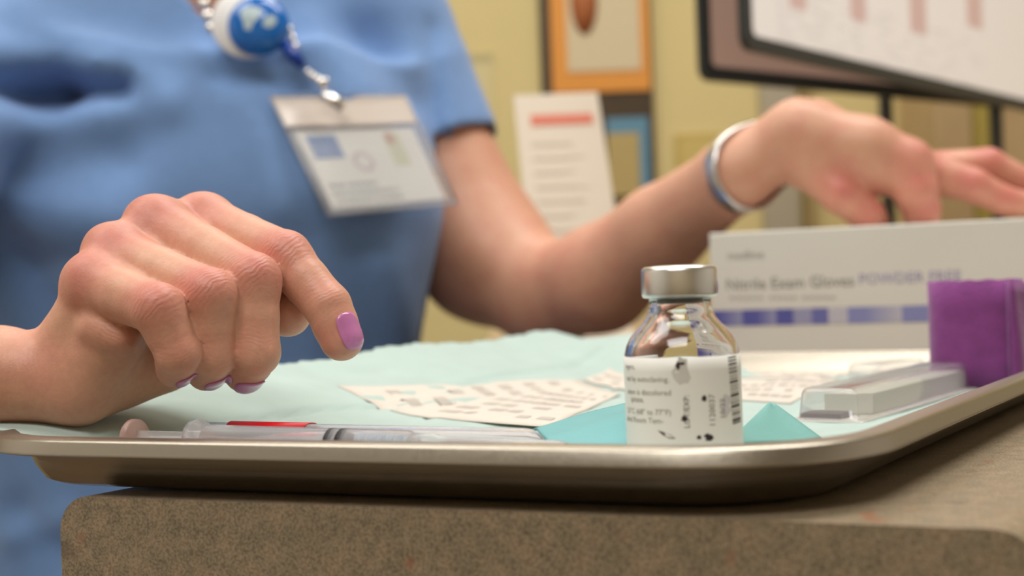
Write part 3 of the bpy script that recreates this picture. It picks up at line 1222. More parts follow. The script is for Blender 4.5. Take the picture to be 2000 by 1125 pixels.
# loose tail at the right
V, F = [], []
for i in range(15):
    q = i / 14
    for j in range(9):
        zz = j / 8
        x = 14.5 + 7.0 * q + 1.2 * math.sin(q * 4 + zz * 3) * q
        yv = 17.4 - 10 * q * q + 2.0 * math.sin(zz * 5) * q
        lo_ = 0.5 + 16 * q * q * (1 - zz)
        V.append(rc + rgt * x + fwd * yv + EZ * (zz * (HR - 1.5 * q) + lo_ * (1 - zz)))
for i in range(14):
    for j in range(8):
        F.append((i * 9 + j, (i + 1) * 9 + j, (i + 1) * 9 + j + 1, i * 9 + j + 1))
tl_ = obj('loose_tail', V, F, PURP, rt_)
md = tl_.modifiers.new('thickness', 'SOLIDIFY'); md.thickness = 0.0012; md.offset = 0

# ------------------------------------------------------------------ glove box
GB = P(1388, 560, 812)
GB[2] = TOP
gax = np.array([math.cos(ANG1), -math.sin(ANG1), 0])
gay = np.array([math.sin(ANG1), math.cos(ANG1), 0])
GW, GD, GH = 240.0, 122.0, 83.0
gt = thing('glove_box', 'white cardboard box of nitrile exam gloves with violet printed band', 'box', GB + gax * GW / 2 + gay * GD / 2)
gb = obj('carton', *box_frame(GB + gax * GW / 2 + gay * GD / 2 + EZ * GH / 2, gax, gay, EZ, GW, GD, GH), mat('white_carton', srgb(226, 223, 216), 0.55, var=0.02, scale=15), gt, smooth=False)
bevel(gb, 1.0, 2)


def face_pt(u, v, d=0.3):
    return GB + gax * u - gay * d + EZ * v


def gb_uv(px, py):
    """point of the box's front face seen at a pixel -> (u, v)"""
    d = P(px, py, 1.0)
    t = np.dot(GB, gay) / np.dot(d, gay)
    p = d * t - GB
    return float(np.dot(p, gax)), float(p[2])


def gb_text(body, px, py, px1, material, name, label=None):
    u0, v0 = gb_uv(px, py)
    u1, _ = gb_uv(px1, py)
    Vt, Ft = text_mesh(body, 10.0)
    wd = Vt[:, 0].max() - Vt[:, 0].min()
    sc = (u1 - u0) / wd
    o = obj(name, [face_pt(u0 + (x - Vt[:, 0].min()) * sc, v0 + y * sc) for x, y, _ in Vt], Ft, material, gt, smooth=False, label=label)
    return o


gb_text('medline', 1422, 507, 1492, mat('grey_logo_print', srgb(158, 156, 154), 0.6), 'brand_text')
gb_text('Nitrile Exam Gloves', 1420, 566, 1668, mat('dark_grey_print', srgb(136, 134, 130), 0.6), 'product_text')
gb_text('POWDER FREE', 1679, 555, 1878, mat('violet_print', srgb(158, 152, 192), 0.6), 'product_text', label='violet capital letters')
vf = []
for x0, x1 in ((1424, 1492), (1502, 1558), (1566, 1634)):
    for k in range(5):
        a_, b_ = x0 + (x1 - x0) * (k + .1) / 5, x0 + (x1 - x0) * (k + .8) / 5
        (u0, v0), (u1, _) = gb_uv(a_, 584), gb_uv(b_, 584)
        vf.append(([face_pt(u0, v0), face_pt(u1, v0), face_pt(u1, v0 + 1.6), face_pt(u0, v0 + 1.6)], [(0, 1, 2, 3)]))
obj('small_print', *join(*vf), mat('pale_grey_print', srgb(188, 186, 182), 0.6), gt, smooth=False)
c1, c2, c3, c4, c5 = srgb(92, 94, 168), srgb(158, 158, 192), srgb(112, 114, 178), srgb(196, 194, 206), srgb(140, 144, 196)
band = [(1386, c1, 1405, c1), (1405, c1, 1450, c2), (1450, c1, 1478, c1), (1478, c1, 1516, c2), (1516, c1, 1550, c1), (1550, c2, 1586, c2), (1586, c3, 1618, c3), (1618, c4, 1656, c4),
        (1656, c5, 1690, c5), (1690, c5, 1762, c4), (1762, c5, 1822, c5), (1822, c5, 1880, c2), (1880, c1, 1960, c3), (1960, c3, 2100, c4)]
V, F, Cc = [], [], []
_, vlo = gb_uv(1420, 637)
_, vhi = gb_uv(1420, 606)
for x0, ca, x1, cb in band:
    u0, u1 = gb_uv(x0, 620)[0], gb_uv(x1, 620)[0]
    n_ = len(V)
    V += [face_pt(max(u0, 0.3), vlo), face_pt(min(u1, GW - .5), vlo), face_pt(min(u1, GW - .5), vhi), face_pt(max(u0, 0.3), vhi)]
    F.append((n_, n_ + 1, n_ + 2, n_ + 3))
    Cc += [ca, cb, cb, ca]
obj('printed_band', V, F, mat('band_print', attr='Col', rough=0.5), gt, smooth=False, colors=Cc, label='band of violet gradient blocks')
u0, v0 = gb_uv(1390, 560)
dn = [face_pt(1.2 + 2.6 * math.cos(t), v0 + 3.6 * math.sin(t)) for t in np.linspace(-math.pi / 2, math.pi / 2, 10)]
obj('printed_dot', dn, [tuple(range(10))], mat('violet_dot', srgb(112, 100, 180), 0.5), gt, smooth=False, label='violet half dot')

# ------------------------------------------------------------------ monitors
FRAME = mat('charcoal_bezel', srgb(58, 60, 60), 0.4)


def monitor(name, pl, pr_, L, H, bez, label, screen_cb, pole_px, pole_off):
    """pl, pr_ bottom-left and a further bottom point (mm)"""
    ax = unit((pr_ - pl) * np.array([1, 1, 0]))
    nrm = np.array([ax[1], -ax[0], 0])       # towards the viewer
    foot = pl + ax * L * pole_off - nrm * 32
    foot[2] = TOP
    t = thing(name, label, 'monitor', foot)
    R_ = 14.0

    def rrect(ins, d, r):
        pts = []
        for (u, v, a0) in ((L - ins - r, H - ins - r, 0), (ins + r, H - ins - r, 90), (ins + r, ins + r, 180), (L - ins - r, ins + r, 270)):
            for k in range(6):
                a = math.radians(a0 + 18 * k)
                pts.append(pl + ax * (u + r * math.cos(a)) + EZ * (v + r * math.sin(a)) + nrm * d)
        return pts
    ls = [rrect(1.5, -9, R_), rrect(0, -7, R_), rrect(0, -2, R_), rrect(1.2, 0, R_ - 1), rrect(bez - 1, 0, R_ - 5), rrect(bez, -1.5, R_ - 6)]
    n_ = len(ls[0])
    V = [p for l in ls for p in l]
    F = []
    for j in range(len(ls) - 1):
        for i in range(n_):
            i2 = (i + 1) % n_
            F.append((j * n_ + i, j * n_ + i2, (j + 1) * n_ + i2, (j + 1) * n_ + i))
    F.append(tuple(range(n_ - 1, -1, -1)))
    obj('bezel', V, F, FRAME, t, auto=40)
    sv = rrect(bez, -1.2, R_ - 6)
    scr = obj('screen', sv, [tuple(range(n_))], screen_cb, t, smooth=False)
    pc = pl + ax * L * pole_off - nrm * 32
    obj('stand_pole', *lathe(np.array([pc[0], pc[1], TOP]), EZ, [(9, 8), (9, H * 0.55 + (pl[2] - TOP))], 20), FRAME, t)
    mid = pl + ax * L * pole_off - nrm * 21 + EZ * H * 0.5
    obj('mount', *box_frame(mid, ax, nrm, EZ, 90, 26, 90), FRAME, t, smooth=False)
    obj('stand_base', *lathe(np.array([pc[0], pc[1], TOP]), EZ, [(0, 0.2), (80, 0.2), (80, 5), (20, 10), (9, 14), (0, 14)], 36), FRAME, t, auto=40)
    return t, ax, nrm, scr


SCR1 = mat('white_screen', srgb(222, 216, 212), 0.25, emit=srgb(226, 218, 212), estr=0.30)
SCR2 = mat('dim_pinkish_screen', srgb(170, 140, 126), 0.25, emit=srgb(186, 152, 136), estr=0.22)
pA, pB = P(1457, 96, 1250), P(2000, 219, 1800)
pB[2] = pA[2]
mt, max_, mnr, sc1 = monitor('monitor', pA, pB, 800, 450, 15, 'bright white screen with pinkish bars in a charcoal frame, the nearer of two', SCR1, 0, 0.885)
pA2, pB2 = P(1372, 156, 1500), P(2000, 213, 1875)
pB2[2] = pA2[2]
monitor('monitor', pA2, pB2, 640, 380, 17, 'dim pinkish screen in a charcoal frame, behind the bright white one', SCR2, 0, 0.57)


def mon_uv(px, py):
    d = P(px, py, 1.0)
    t = np.dot(pA, mnr) / np.dot(d, mnr)
    p = d * t - pA
    return float(np.dot(p, max_)), float(p[2])


vf = []
for (xt, xb, yb, wpx) in ((1555, 1560, 12, 32), (1672, 1678, 36, 30), (1785, 1795, 60, 32), (1895, 1905, 48, 30)):
    u0, v0 = mon_uv(xb - wpx / 2, yb)
    u1, v1 = mon_uv(xb + wpx / 2, yb + 2)
    Vq = [pA + max_ * u0 + EZ * v0 - mnr * 0.6, pA + max_ * u1 + EZ * v0 - mnr * 0.6, pA + max_ * u1 + EZ * 400 - mnr * 0.6, pA + max_ * u0 + EZ * 400 - mnr * 0.6]
    vf.append((Vq, [(0, 1, 2, 3)]))
o_ = obj('chart_bar', *join(*vf), mat('pinkish_screen_bar', srgb(198, 170, 164), 0.3, emit=srgb(204, 172, 164), estr=0.3), mt, smooth=False, label='pinkish chart bars on screen')
vf = []
rr_ = random.Random(5)
for row in range(7):
    v = 18 + row * 9
    u = 60
    while u < 560:
        wd = rr_.uniform(12, 60)
        vf.append(([pA + max_ * u + EZ * v - mnr * 0.8, pA + max_ * (u + wd) + EZ * v - mnr * 0.8, pA + max_ * (u + wd) + EZ * (v + 2) - mnr * 0.8, pA + max_ * u + EZ * (v + 2) - mnr * 0.8], [(0, 1, 2, 3)]))
        u += wd + rr_.uniform(10, 60)
obj('screen_text_row', *join(*vf), mat('pale_screen_text', srgb(206, 200, 196), 0.3, emit=srgb(208, 202, 198), estr=0.3), mt, smooth=False)

# ------------------------------------------------------------------ things on and near the back wall
WYF = WY1          # wall face


def wall_rect(px0, px1, py0, py1, d):
    y = WYF - d
    a, b = P(px0, (py0 + py1) / 2, y), P(px1, (py0 + py1) / 2, y)
    c_, e_ = P((px0 + px1) / 2, py1, y), P((px0 + px1) / 2, py0, y)
    return a[0], b[0], c_[2], e_[2]


def flat(name, r, d0, d1, material, parent=None, label=None):
    return obj(name, *box(r[0], r[1], WYF - d1, WYF - d0, r[2], r[3]), material, parent, smooth=False, label=label)


BRN = mat('dark_brown_wood', srgb(74, 58, 38), 0.5, var=0.15, scale=20)
ORG = mat('orange_mat', srgb(226, 152, 66), 0.6)
holder = wall_rect(1054, 1270, -260, 392, 0)
pt = thing('picture_frame', 'dark wooden wall frame with an orange-bordered poster above a blue-bordered one', 'picture frame', ((holder[0] + holder[1]) / 2, WYF, holder[2]))
flat('backboard', holder, 0, 14, BRN, pt)
r = wall_rect(1072, 1262, -240, 182, 0)
flat('orange_mat', r, 14, 18, ORG, pt, 'orange poster border')
r = wall_rect(1102, 1244, -220, 142, 0)
flat('poster_paper', r, 18, 20, mat('cream_poster', srgb(214, 198, 164), 0.7), pt, 'cream poster sheet')
c_ = P(1140, 0, WYF - 21)
ov = [c_ + np.array([24 * math.cos(t), 0, 62 * math.sin(t)]) for t in np.linspace(0, 2 * math.pi, 24, endpoint=False)]
ov2 = [v + np.array([0, -0.8, 0]) for v in ov]
obj('printed_oval', ov + ov2, [tuple(range(23, -1, -1)), tuple(24 + i for i in range(24))] + [(i, (i + 1) % 24, 24 + (i + 1) % 24, 24 + i) for i in range(24)], mat('rust_print', srgb(168, 98, 54), 0.7), pt, label='rust brown oval')
r = wall_rect(1186, 1266, 232, 384, 0)
flat('blue_mat', r, 14, 18, mat('blue_mat', srgb(98, 142, 166), 0.6), pt, 'blue poster border')
r = wall_rect(1186, 1248, 262, 384, 0)
flat('poster_paper', r, 18, 20, mat('olive_poster', srgb(182, 160, 104), 0.7), pt, 'olive poster sheet')
r = wall_rect(880, 965, 105, 330, 0)
np_ = thing('wall_notice', 'faint pale notice sheet on the wall beside the sleeve', 'notice', ((r[0] + r[1]) / 2, WYF, r[2]))
flat('notice_sheet', r, 0, 3, mat('pale_notice', srgb(214, 200, 150), 0.6), np_)
flat('notice_header', (r[0], r[1], r[3] - 14, r[3]), 3, 4, mat('notice_edge', srgb(190, 178, 132), 0.6), np_)
r = wall_rect(1318, 1420, 262, 372, 0)
gp = thing('wall_plaque', 'small olive-gold plaque on the wall behind the wrist', 'plaque', ((r[0] + r[1]) / 2, WYF, r[2]))
flat('plaque_plate', r, 0, 8, mat('olive_gold', srgb(196, 172, 100), 0.5), gp)
flat('plaque_inset', (r[0] + 12, r[1] - 12, r[2] + 12, r[3] - 12), 8, 10, mat('gold_inset', srgb(206, 184, 112), 0.5), gp)

# cupboard and door trim on the right
r = wall_rect(1492, 1558, -400, 1400, 0)
tr = structure('trim_1', box(r[0], r[1], WYF - 26, WYF, FLOOR, CEIL), mat('grey_trim', srgb(176, 166, 144), 0.5))
r = wall_rect(1572, 1592, -400, 1400, 0)
structure('trim_2', box(r[0], r[1], WYF - 18, WYF, FLOOR, CEIL), mat('brown_trim', srgb(164, 142, 96), 0.5))
r1, r2, r3 = wall_rect(1748, 1818, 0, 10, 0), wall_rect(1818, 1864, 0, 10, 0), wall_rect(1864, 2240, 0, 10, 0)
cb = thing('wall_cupboard', 'tall tan cupboard against the wall with an olive strip between its doors', 'cupboard', ((r1[0] + r3[1]) / 2, WYF - 100, FLOOR))
TAN2 = mat('tan_cupboard', srgb(190, 164, 122), 0.5, var=0.05, scale=12)
obj('carcass', *box(r1[0], r3[1], WYF - 180, WYF, FLOOR, 700), TAN2, cb, smooth=False)
bevel(obj('door', *box(r1[0] + 1, r2[0] - 3, WYF - 200, WYF - 180, FLOOR + 60, 690), TAN2, cb, smooth=False), 3)
obj('olive_strip', *box(r2[0], r2[1], WYF - 192, WYF - 180, FLOOR + 60, 690), mat('olive_paint', srgb(176, 158, 80), 0.5), cb, smooth=False, label='olive strip')
bevel(obj('door', *box(r3[0] + 3, r3[1] - 2, WYF - 200, WYF - 180, FLOOR + 60, 690), TAN2, cb, smooth=False), 3)

# brochure standing on the desk
bb0, bb1 = P(1050, 655, 1330), P(1238, 655, 1330)
bt0, bt1 = P(1003, 186, 1420), P(1167, 180, 1420)
bb0[2] = bb1[2] = TOP + 1.0
bh = thing('brochure', 'white leaning brochure with a red heading bar on the desk behind the arm', 'brochure', (bb0 + bb1) / 2)
BRO = mat('white_brochure', srgb(232, 218, 198), 0.6)


def quad_slab(q, th):
    nrm = unit(np.cross(q[1] - q[0], q[3] - q[0]))
    return list(q) + [p - nrm * th for p in q], [(0, 1, 2, 3), (7, 6, 5, 4), (0, 4, 5, 1), (1, 5, 6, 2), (2, 6, 7, 3), (3, 7, 4, 0)]


q = [bb0, bb1, bt1, bt0]
nrm = unit(np.cross(q[1] - q[0], q[3] - q[0]))
if nrm[1] > 0:
    nrm = -nrm
obj('front_panel', *quad_slab(q, 1.2), BRO, bh, smooth=False)


def bro(u, v):
    return (q[0] * (1 - u) + q[1] * u) * (1 - v) + (q[3] * (1 - u) + q[2] * u) * v + nrm * 0.8


obj('heading_bar', [bro(.17, .865), bro(.90, .865), bro(.90, .91), bro(.17, .91)], [(0, 1, 2, 3)], mat('coral_print', srgb(228, 128, 104), 0.6), bh, smooth=False, label='coral red heading bar')
vf = []
rr_ = random.Random(9)
for k in range(9):
    v = 0.78 - k * 0.06
    vf.append(([bro(.15, v), bro(.15 + rr_.uniform(.3, .7), v), bro(.15 + rr_.uniform(.3, .7), v + .012), bro(.15, v + .012)], [(0, 1, 2, 3)]))
obj('print_lines', *join(*vf), mat('faint_brochure_print', srgb(220, 204, 186), 0.6), bh, smooth=False)
obj('rear_prop', [bb0 + EY * 85, bb1 + EY * 85, (bt1 * .6 + bb1 * .4), (bt0 * .6 + bb0 * .4), bb0 + EY * 87, bb1 + EY * 87, (bt1 * .6 + bb1 * .4) + EY * 2, (bt0 * .6 + bb0 * .4) + EY * 2],
    [(0, 1, 2, 3), (7, 6, 5, 4), (0, 4, 5, 1), (1, 5, 6, 2), (2, 6, 7, 3), (3, 7, 4, 0)], BRO, bh, smooth=False)

# ------------------------------------------------------------------ the person
def rpx(px, z):
    return px * z / FPX


pers = thing('person', 'person in blue scrubs reaching over the tray with one hand, badge on chest', 'person', (-190, 1050, FLOOR))

# ---- right hand (foreground): joints as (px, py, depth mm, radius mm)
HJ = {
    'index': [(400, 441, 448, 10.4), (556, 502, 424, 8.3), (640, 598, 416, 7.4), (668, 662, 414, 6.6)],
    'middle': [(306, 448, 436, 10.5), (493, 548, 411, 8.5), (500, 688, 408, 7.4), (478, 727, 420, 6.3)],
    'ring': [(223, 502, 424, 10.0), (408, 578, 402, 8.3), (414, 690, 404, 7.5), (404, 724, 417, 6.2)],
    'little': [(186, 556, 413, 9.2), (308, 604, 393, 7.6), (348, 690, 394, 6.7), (343, 720, 406, 5.6)],
    'thumb': [(235, 640, 452, 12.0), (440, 612, 447, 10.0), (530, 602, 436, 8.2), (562, 612, 428, 7.6)],
}
lo = np.array([-216.0, 375.0, -60.0])
hi = np.array([-38.0, 490.0, 45.0])
hand = Field(lo, hi, 0.75)
pf = hand.F
JJ = {k: [(P(*j[:3]), j[3]) for j in v] for k, v in HJ.items()}
wr1, wr2 = P(5, 735, 420), P(5, 726, 446)
fa1, fa2 = P(-420, 690, 468), P(-420, 680, 500)
# forearm and wrist
add_cone(hand, fa1, wr1, 21, 14.6, 8)
add_cone(hand, fa2, wr2, 21, 14.6, 8)
# metacarpals
hw = {'index': (P(122, 700, 446), 11.0), 'middle': (P(116, 708, 438), 11.0), 'ring': (P(110, 716, 430), 11.0), 'little': (P(112, 722, 420), 10.6)}
for k_, (c0, r0) in hw.items():
    j0, jr = JJ[k_][0]
    add_cone(hand, c0, j0, r0, jr * 0.86, 5)
# joins to wrist
add_cone(hand, wr1, P(110, 738, 424), 14.4, 13.0, 4)
add_cone(hand, wr2, P(110, 730, 444), 14.4, 12.0, 4)
# hypothenar eminence, heel and thenar/palm
add_cone(hand, P(92, 742, 420), P(150, 752, 419), 12.6, 12.4, 6)
add_cone(hand, P(150, 745, 420), P(232, 648, 412), 12.6, 9.5, 5)
add_cone(hand, P(140, 756, 430), P(322, 712, 434), 11.6, 9.2, 6)
add_cone(hand, P(200, 700, 432), P(330, 560, 440), 14, 13, 8)
add_cone(hand, P(240, 720, 438), P(420, 640, 446), 10.5, 10.5, 6)
# knuckle heads as low domes
for k_, up in (('index', 1.1), ('middle', 1.1), ('ring', .8), ('little', .7)):
    j0, jr = JJ[k_][0]
    add_cone(hand, j0 + np.array([-1.0, -0.5, up]), j0 + np.array([-0.5, -1.0, up]), jr * 0.97, jr * 0.97, 3.5)
# skin webs between neighbouring knuckles
for a_, b_ in (('index', 'middle'), ('middle', 'ring'), ('ring', 'little')):
    for t_, r_, dz_ in ((0.0, 8.6, 0.0), (0.24, 6.4, -1.0)):
        pa = JJ[a_][0][0] * (1 - t_) + JJ[a_][1][0] * t_
        pb = JJ[b_][0][0] * (1 - t_) + JJ[b_][1][0] * t_
        add_cone(hand, pa + np.array([0, 0, dz_]), pb + np.array([0, 0, dz_]), r_, r_, 4)
# soft fold of skin on the ulnar side under the little finger
add_cone(hand, P(184, 640, 406), P(238, 660, 404.5), 4.2, 4.4, 4.5)
palm = pf.copy()
tot_ = palm
X_, Y_, Z_ = hand.grid((slice(None),) * 3)
fing = {}
for k_, js in JJ.items():
    A_ = np.full(hand.n, 1e3, np.float32)
    pts_ = js
    for i in range(len(pts_) - 1):
        (a, ra), (b, rb_) = pts_[i], pts_[i + 1]
        # slight waist in the middle of each phalanx
        mdl = (a + b) / 2
        rm = (ra + rb_) / 2 * (0.955 if i < 2 else 1.0)
        if k_ == 'thumb' and i == 0:
            rm = (ra + rb_) / 2
        add_cone(hand, a, mdl, ra, rm, 1.2, A_)
        add_cone(hand, mdl, b, rm, rb_, 1.2, A_)
    # dorsal knuckle bump at the middle joint
    if k_ != 'thumb':
        (a, _), (b, rb_), (c, _) = pts_[0], pts_[1], pts_[2]
        n_ = unit(b - (a + c) / 2)
        add_cone(hand, b + n_ * 0.9, b + n_ * 0.9 + unit(c - b) * 2, rb_ * 0.93, rb_ * 0.9, 2.2, A_)
        # finger pulp
        (c, _), (d_, rd) = pts_[2], pts_[3]
        u_ = unit(d_ - c)
        pn = -n_ + u_ * np.dot(n_, u_)
        add_cone(hand, c * .4 + d_ * .6 + pn * 1.0, d_ + pn * 0.8, rd * .92, rd * .9, 2.0, A_)
    fing[k_] = A_
F_ = palm
for k_ in ('index', 'middle', 'ring', 'little', 'thumb'):
    j0 = JJ[k_][0][0]
    q2 = (X_ - j0[0]) ** 2 + (Y_ - j0[1]) ** 2 + (Z_ - j0[2]) ** 2
    reach = 13.0 if k_ != 'thumb' else 22.0
    kk = (0.5 + 4.5 * np.exp(-q2 / reach ** 2)).astype(np.float32)
    F_ = smin(F_, fing[k_], kk)
# skin creases
for (p0, p1, wd, dp) in ((P(205, 668, 398), P(246, 664, 396), 1.0, .7), (P(214, 640, 399), P(240, 655, 397), .8, .6), (P(255, 470, 418), P(292, 545, 408), 1.6, .6)):
    d_ = cone_d(X_, Y_, Z_, p0, p1, 0, 0)
    F_ = F_ + dp * np.exp(-(d_ / wd) ** 2).astype(np.float32)
# tendons and hollows between the knuckles on the back of the hand
for a_, b_ in (('index', 'middle'), ('middle', 'ring'), ('ring', 'little')):
    p0 = (JJ[a_][0][0] + JJ[b_][0][0]) / 2
    p1 = p0 * .45 + P(70, 690, 432) * .55
    off = unit(np.cross(JJ['index'][0][0] - JJ['little'][0][0], P(66, 710, 432) - p0))
    if off[2] < 0:
        off = -off
    d_ = cone_d(X_, Y_, Z_, p0 + off * 10, p1 + off * 9, 0, 0)
    F_ = F_ + 0.9 * np.exp(-(d_ / 5.0) ** 2).astype(np.float32)
hand.F = F_
HV, HQ = surface_nets(hand)
HV = relax(HV, HQ, 2, 0.5)


def skin_attrs(V, joints):
    red = np.zeros(len(V))
    wc = np.zeros(len(V))
    wm = np.zeros(len(V))
    for (p, rad, amp, axis, wr) in joints:
        d2 = ((V - p) ** 2).sum(1)
        red = np.maximum(red, amp * np.exp(-d2 / rad ** 2))
        if wr > 0:
            mk = wr * np.exp(-d2 / (rad * 0.8) ** 2)
            sel = mk > wm
            wc[sel] = ((V[sel] - p) @ axis)
            wm = np.maximum(wm, mk)
    return red, wc, wm


hj = []
for k_, js in JJ.items():
    for i, amp in ((0, .75), (1, .75), (2, .35), (3, .5)):
        p, r_ = js[i]
        nxt = js[i + 1][0] if i < 3 else js[i][0] + (js[i][0] - js[i - 1][0])
        ax_ = unit(nxt - (js[i - 1][0] if i > 0 else p))
        hj.append((p + np.array([0, -r_ * .5, r_ * .4]), r_ * 1.25, amp if k_ != 'thumb' else .3, ax_, {0: .08, 1: .32, 2: .13, 3: 0}[i]))
hj.append((P(60, 700, 410), 18, .2, EX, 0.08))
hj.append((P(225, 655, 398), 9, .2, unit(P(240, 640, 398) - P(225, 668, 398)), .2))

# ---- left arm and hand (behind), joints as (px, py, depth, radius px)
AJ = dict(sh=(752, 90, 1085, 104), ua=(948, 500, 1052, 122), el=(1062, 578, 1012, 92), fa=(1172, 545, 972, 100), fm=(1290, 452, 928, 86), wr=(1432, 344, 866, 70))
AP = {k_: (P(v[0], v[1], v[2]), rpx(v[3], v[2])) for k_, v in AJ.items()}
lo = np.array([-140.0, 770.0, -95.0])
hi = np.array([385.0, 1180.0, 250.0])
arm = Field(lo, hi, 2.0)


def acone(a, b, k, sc=1.0):
    add_cone(arm, AP[a][0], AP[b][0], AP[a][1] * sc, AP[b][1] * sc, k)


acone('sh', 'ua', 10)
acone('ua', 'el', 22)
acone('el', 'fa', 18)
acone('fa', 'fm', 12)
acone('fm', 'wr', 10)
w0 = AP['wr'][0]
# wrist is wider than thick: second bone behind
add_cone(arm, P(1300, 445, 950), P(1438, 336, 892), 27, 21, 12)
LH = [  # (px,py,z,r_px)
    ((1440, 336, 868, 66), (1560, 262, 850, 64), 12), ((1448, 330, 890, 60), (1590, 258, 882, 60), 12),
    ((1560, 262, 850, 64), (1690, 290, 838, 60), 10), ((1590, 262, 882, 60), (1780, 330, 868, 46), 10),
    ((1690, 290, 838, 56), (1768, 322, 834, 50), 9), ((1600, 300, 850, 70), (1700, 330, 845, 58), 10),
]
for a, b, k_ in LH:
    add_cone(arm, P(*a[:3]), P(*b[:3]), rpx(a[3], a[2]), rpx(b[3], b[2]), k_)
fgs = [
    [(1566, 312, 846, 46), (1640, 378, 834, 39), (1694, 420, 834, 34), (1708, 436, 844, 30)],            # thumb
    [(1770, 325, 834, 50), (1788, 372, 828, 42), (1799, 410, 834, 37), (1802, 430, 844, 32)],            # index
    [(1800, 335, 858, 42), (1900, 362, 850, 34), (1960, 392, 850, 29), (2015, 402, 850, 26)],            # middle
    [(1812, 335, 882, 40), (1930, 322, 878, 33), (2010, 362, 876, 29), (2070, 404, 872, 25)],            # ring
    [(1800, 340, 902, 36), (1900, 330, 915, 28), (1965, 352, 918, 25), (2015, 395, 916, 22)],            # little
]
for fg in fgs:
    A_ = np.full(arm.n, 1e3, np.float32)
    for a, b in zip(fg[:-1], fg[1:]):
        add_cone(arm, P(*a[:3]), P(*b[:3]), rpx(a[3], a[2]), rpx(b[3], b[2]), 3, A_)
    Xa, Ya, Za = arm.grid((slice(None),) * 3)
    j0 = P(*fg[0][:3])
    q2 = (Xa - j0[0]) ** 2 + (Ya - j0[1]) ** 2 + (Za - j0[2]) ** 2
    arm.F = smin(arm.F, A_, (1.5 + 11.0 * np.exp(-q2 / 28 ** 2)).astype(np.float32))
AV, AQ = surface_nets(arm)
AV = relax(AV, AQ, 3, 0.5)
aj = []
for fg in fgs:
    for i in range(4):
        p = P(*fg[i][:3])
        aj.append((p + np.array([0, -8, 4]), 15, (.25 if fg is fgs[0] and i == 0 else .8) if i < 3 else .6, EX, 0))
aj.append((P(1110, 480, 960), 40, .25, EX, 0))

# ---- torso, neck, head-side shoulders and right upper arm (coarse, mostly under the clothes)
CX, CY = -222.0, 1058.0
tor = Field(np.array([-540.0, 420.0, -420.0]), np.array([20.0, 1250.0, 620.0]), 5.0)


def torso_sdf(fl, hw_fn, hd_fn, e, top, bottom, left=0.0):
    X, Y, Z = fl.grid((slice(None),) * 3)
    aw = hw_fn(Z)
    ad = hd_fn(Z)
    aw = np.where(X < CX, aw + left * np.clip((230 - Z) / 160, 0, 1), aw).astype(np.float32)
    q = (np.abs((X - CX) / aw) ** e + np.abs((Y - CY) / ad) ** e) ** (1.0 / e)
    d = (q - 1) * np.minimum(aw, ad)
    return np.maximum(np.maximum(d, Z - top), bottom - Z)


def hw_body(Z):
    return (108 + 18 * np.clip((Z + 60) / 160, 0, 1) - 0 * Z).astype(np.float32)


tor.F = torso_sdf(tor, hw_body, lambda Z: (66 + 6 * np.clip((Z + 60) / 200, 0, 1)).astype(np.float32), 2.4, 190, -400).astype(np.float32)
SHL = P(760, 60, 1085)
SHR = np.array([-372.0, 1030.0, 196.0])
for a, b, r0, r1, k_ in ((np.array([CX, 1070, 225]), SHL + np.array([-34, 6, 0]), 50, 44, 30), (np.array([CX, 1070, 225]), SHR + np.array([20, 0, 0]), 50, 44, 30),
                         (np.array([CX, 1075, 220]), np.array([CX + 6, 1050, 345]), 56, 54, 25)):
    add_cone(tor, a, b, r0, r1, k_)
HC = np.array([CX + 8, 1016.0, 412.0])
add_cone(tor, np.array([CX + 6, 1055, 320]), HC + np.array([0, 22, -40]), 54, 52, 20)
add_ellipsoid(tor, HC + np.array([0, 10, 25]), (EX, EY, EZ), (72, 92, 92), 12)
add_ellipsoid(tor, HC + np.array([0, -22, -38]), (EX, EY, EZ), (54, 62, 66), 22)
add_cone(tor, HC + np.array([0, -82, 12]), HC + np.array([0, -98, -22]), 8, 11, 10)
for sx in (-1, 1):
    add_ellipsoid(tor, HC + np.array([sx * 74, 14, -8]), (EX, EY, EZ), (9, 18, 30), 6)
ELR = np.array([-462.0, 735.0, -5.0])
add_cone(tor, SHR, ELR, 46, 38, 20)
foreend = (fa1 + fa2) / 2
add_cone(tor, ELR, foreend, 38, 27, 16)
add_cone(tor, fa1, wr1, 21, 14.6, 8)
add_cone(tor, fa2, wr2, 21, 14.6, 8)
add_cone(tor, AP['sh'][0], AP['sh'][0] * .42 + AP['ua'][0] * .58, AP['sh'][1], AP['sh'][1] * .42 + AP['ua'][1] * .58, 8)
TV, TQ = surface_nets(tor)
TV = relax(TV, TQ, 3, 0.5)


def cut_mesh(V, Q, planes):
    """bmesh of V,Q cut away on the positive side of each plane (point, normal, radius)"""
    bm = bmesh.new()
    vs_ = [bm.verts.new(v) for v in V]
    for q_ in Q:
        try:
            bm.faces.new([vs_[i] for i in q_])
        except ValueError:
            pass
    for p, n_, rad in planes:
        vin = set(v for v in bm.verts if (np.array(v.co) - p) @ (np.array(v.co) - p) < rad * rad)
        fs = [f for f in bm.faces if any(v in vin for v in f.verts)]
        geom = list(set([v for f in fs for v in f.verts])) + list(set([e for f in fs for e in f.edges])) + fs
        bmesh.ops.bisect_plane(bm, geom=geom, dist=1e-4, plane_co=p, plane_no=n_, clear_outer=False)
        dead = [v for v in bm.verts if np.dot(np.array(v.co) - p, n_) > 1e-3 and (np.array(v.co) - p) @ (np.array(v.co) - p) < rad * rad]
        bmesh.ops.delete(bm, geom=dead, context='VERTS')
    return bm



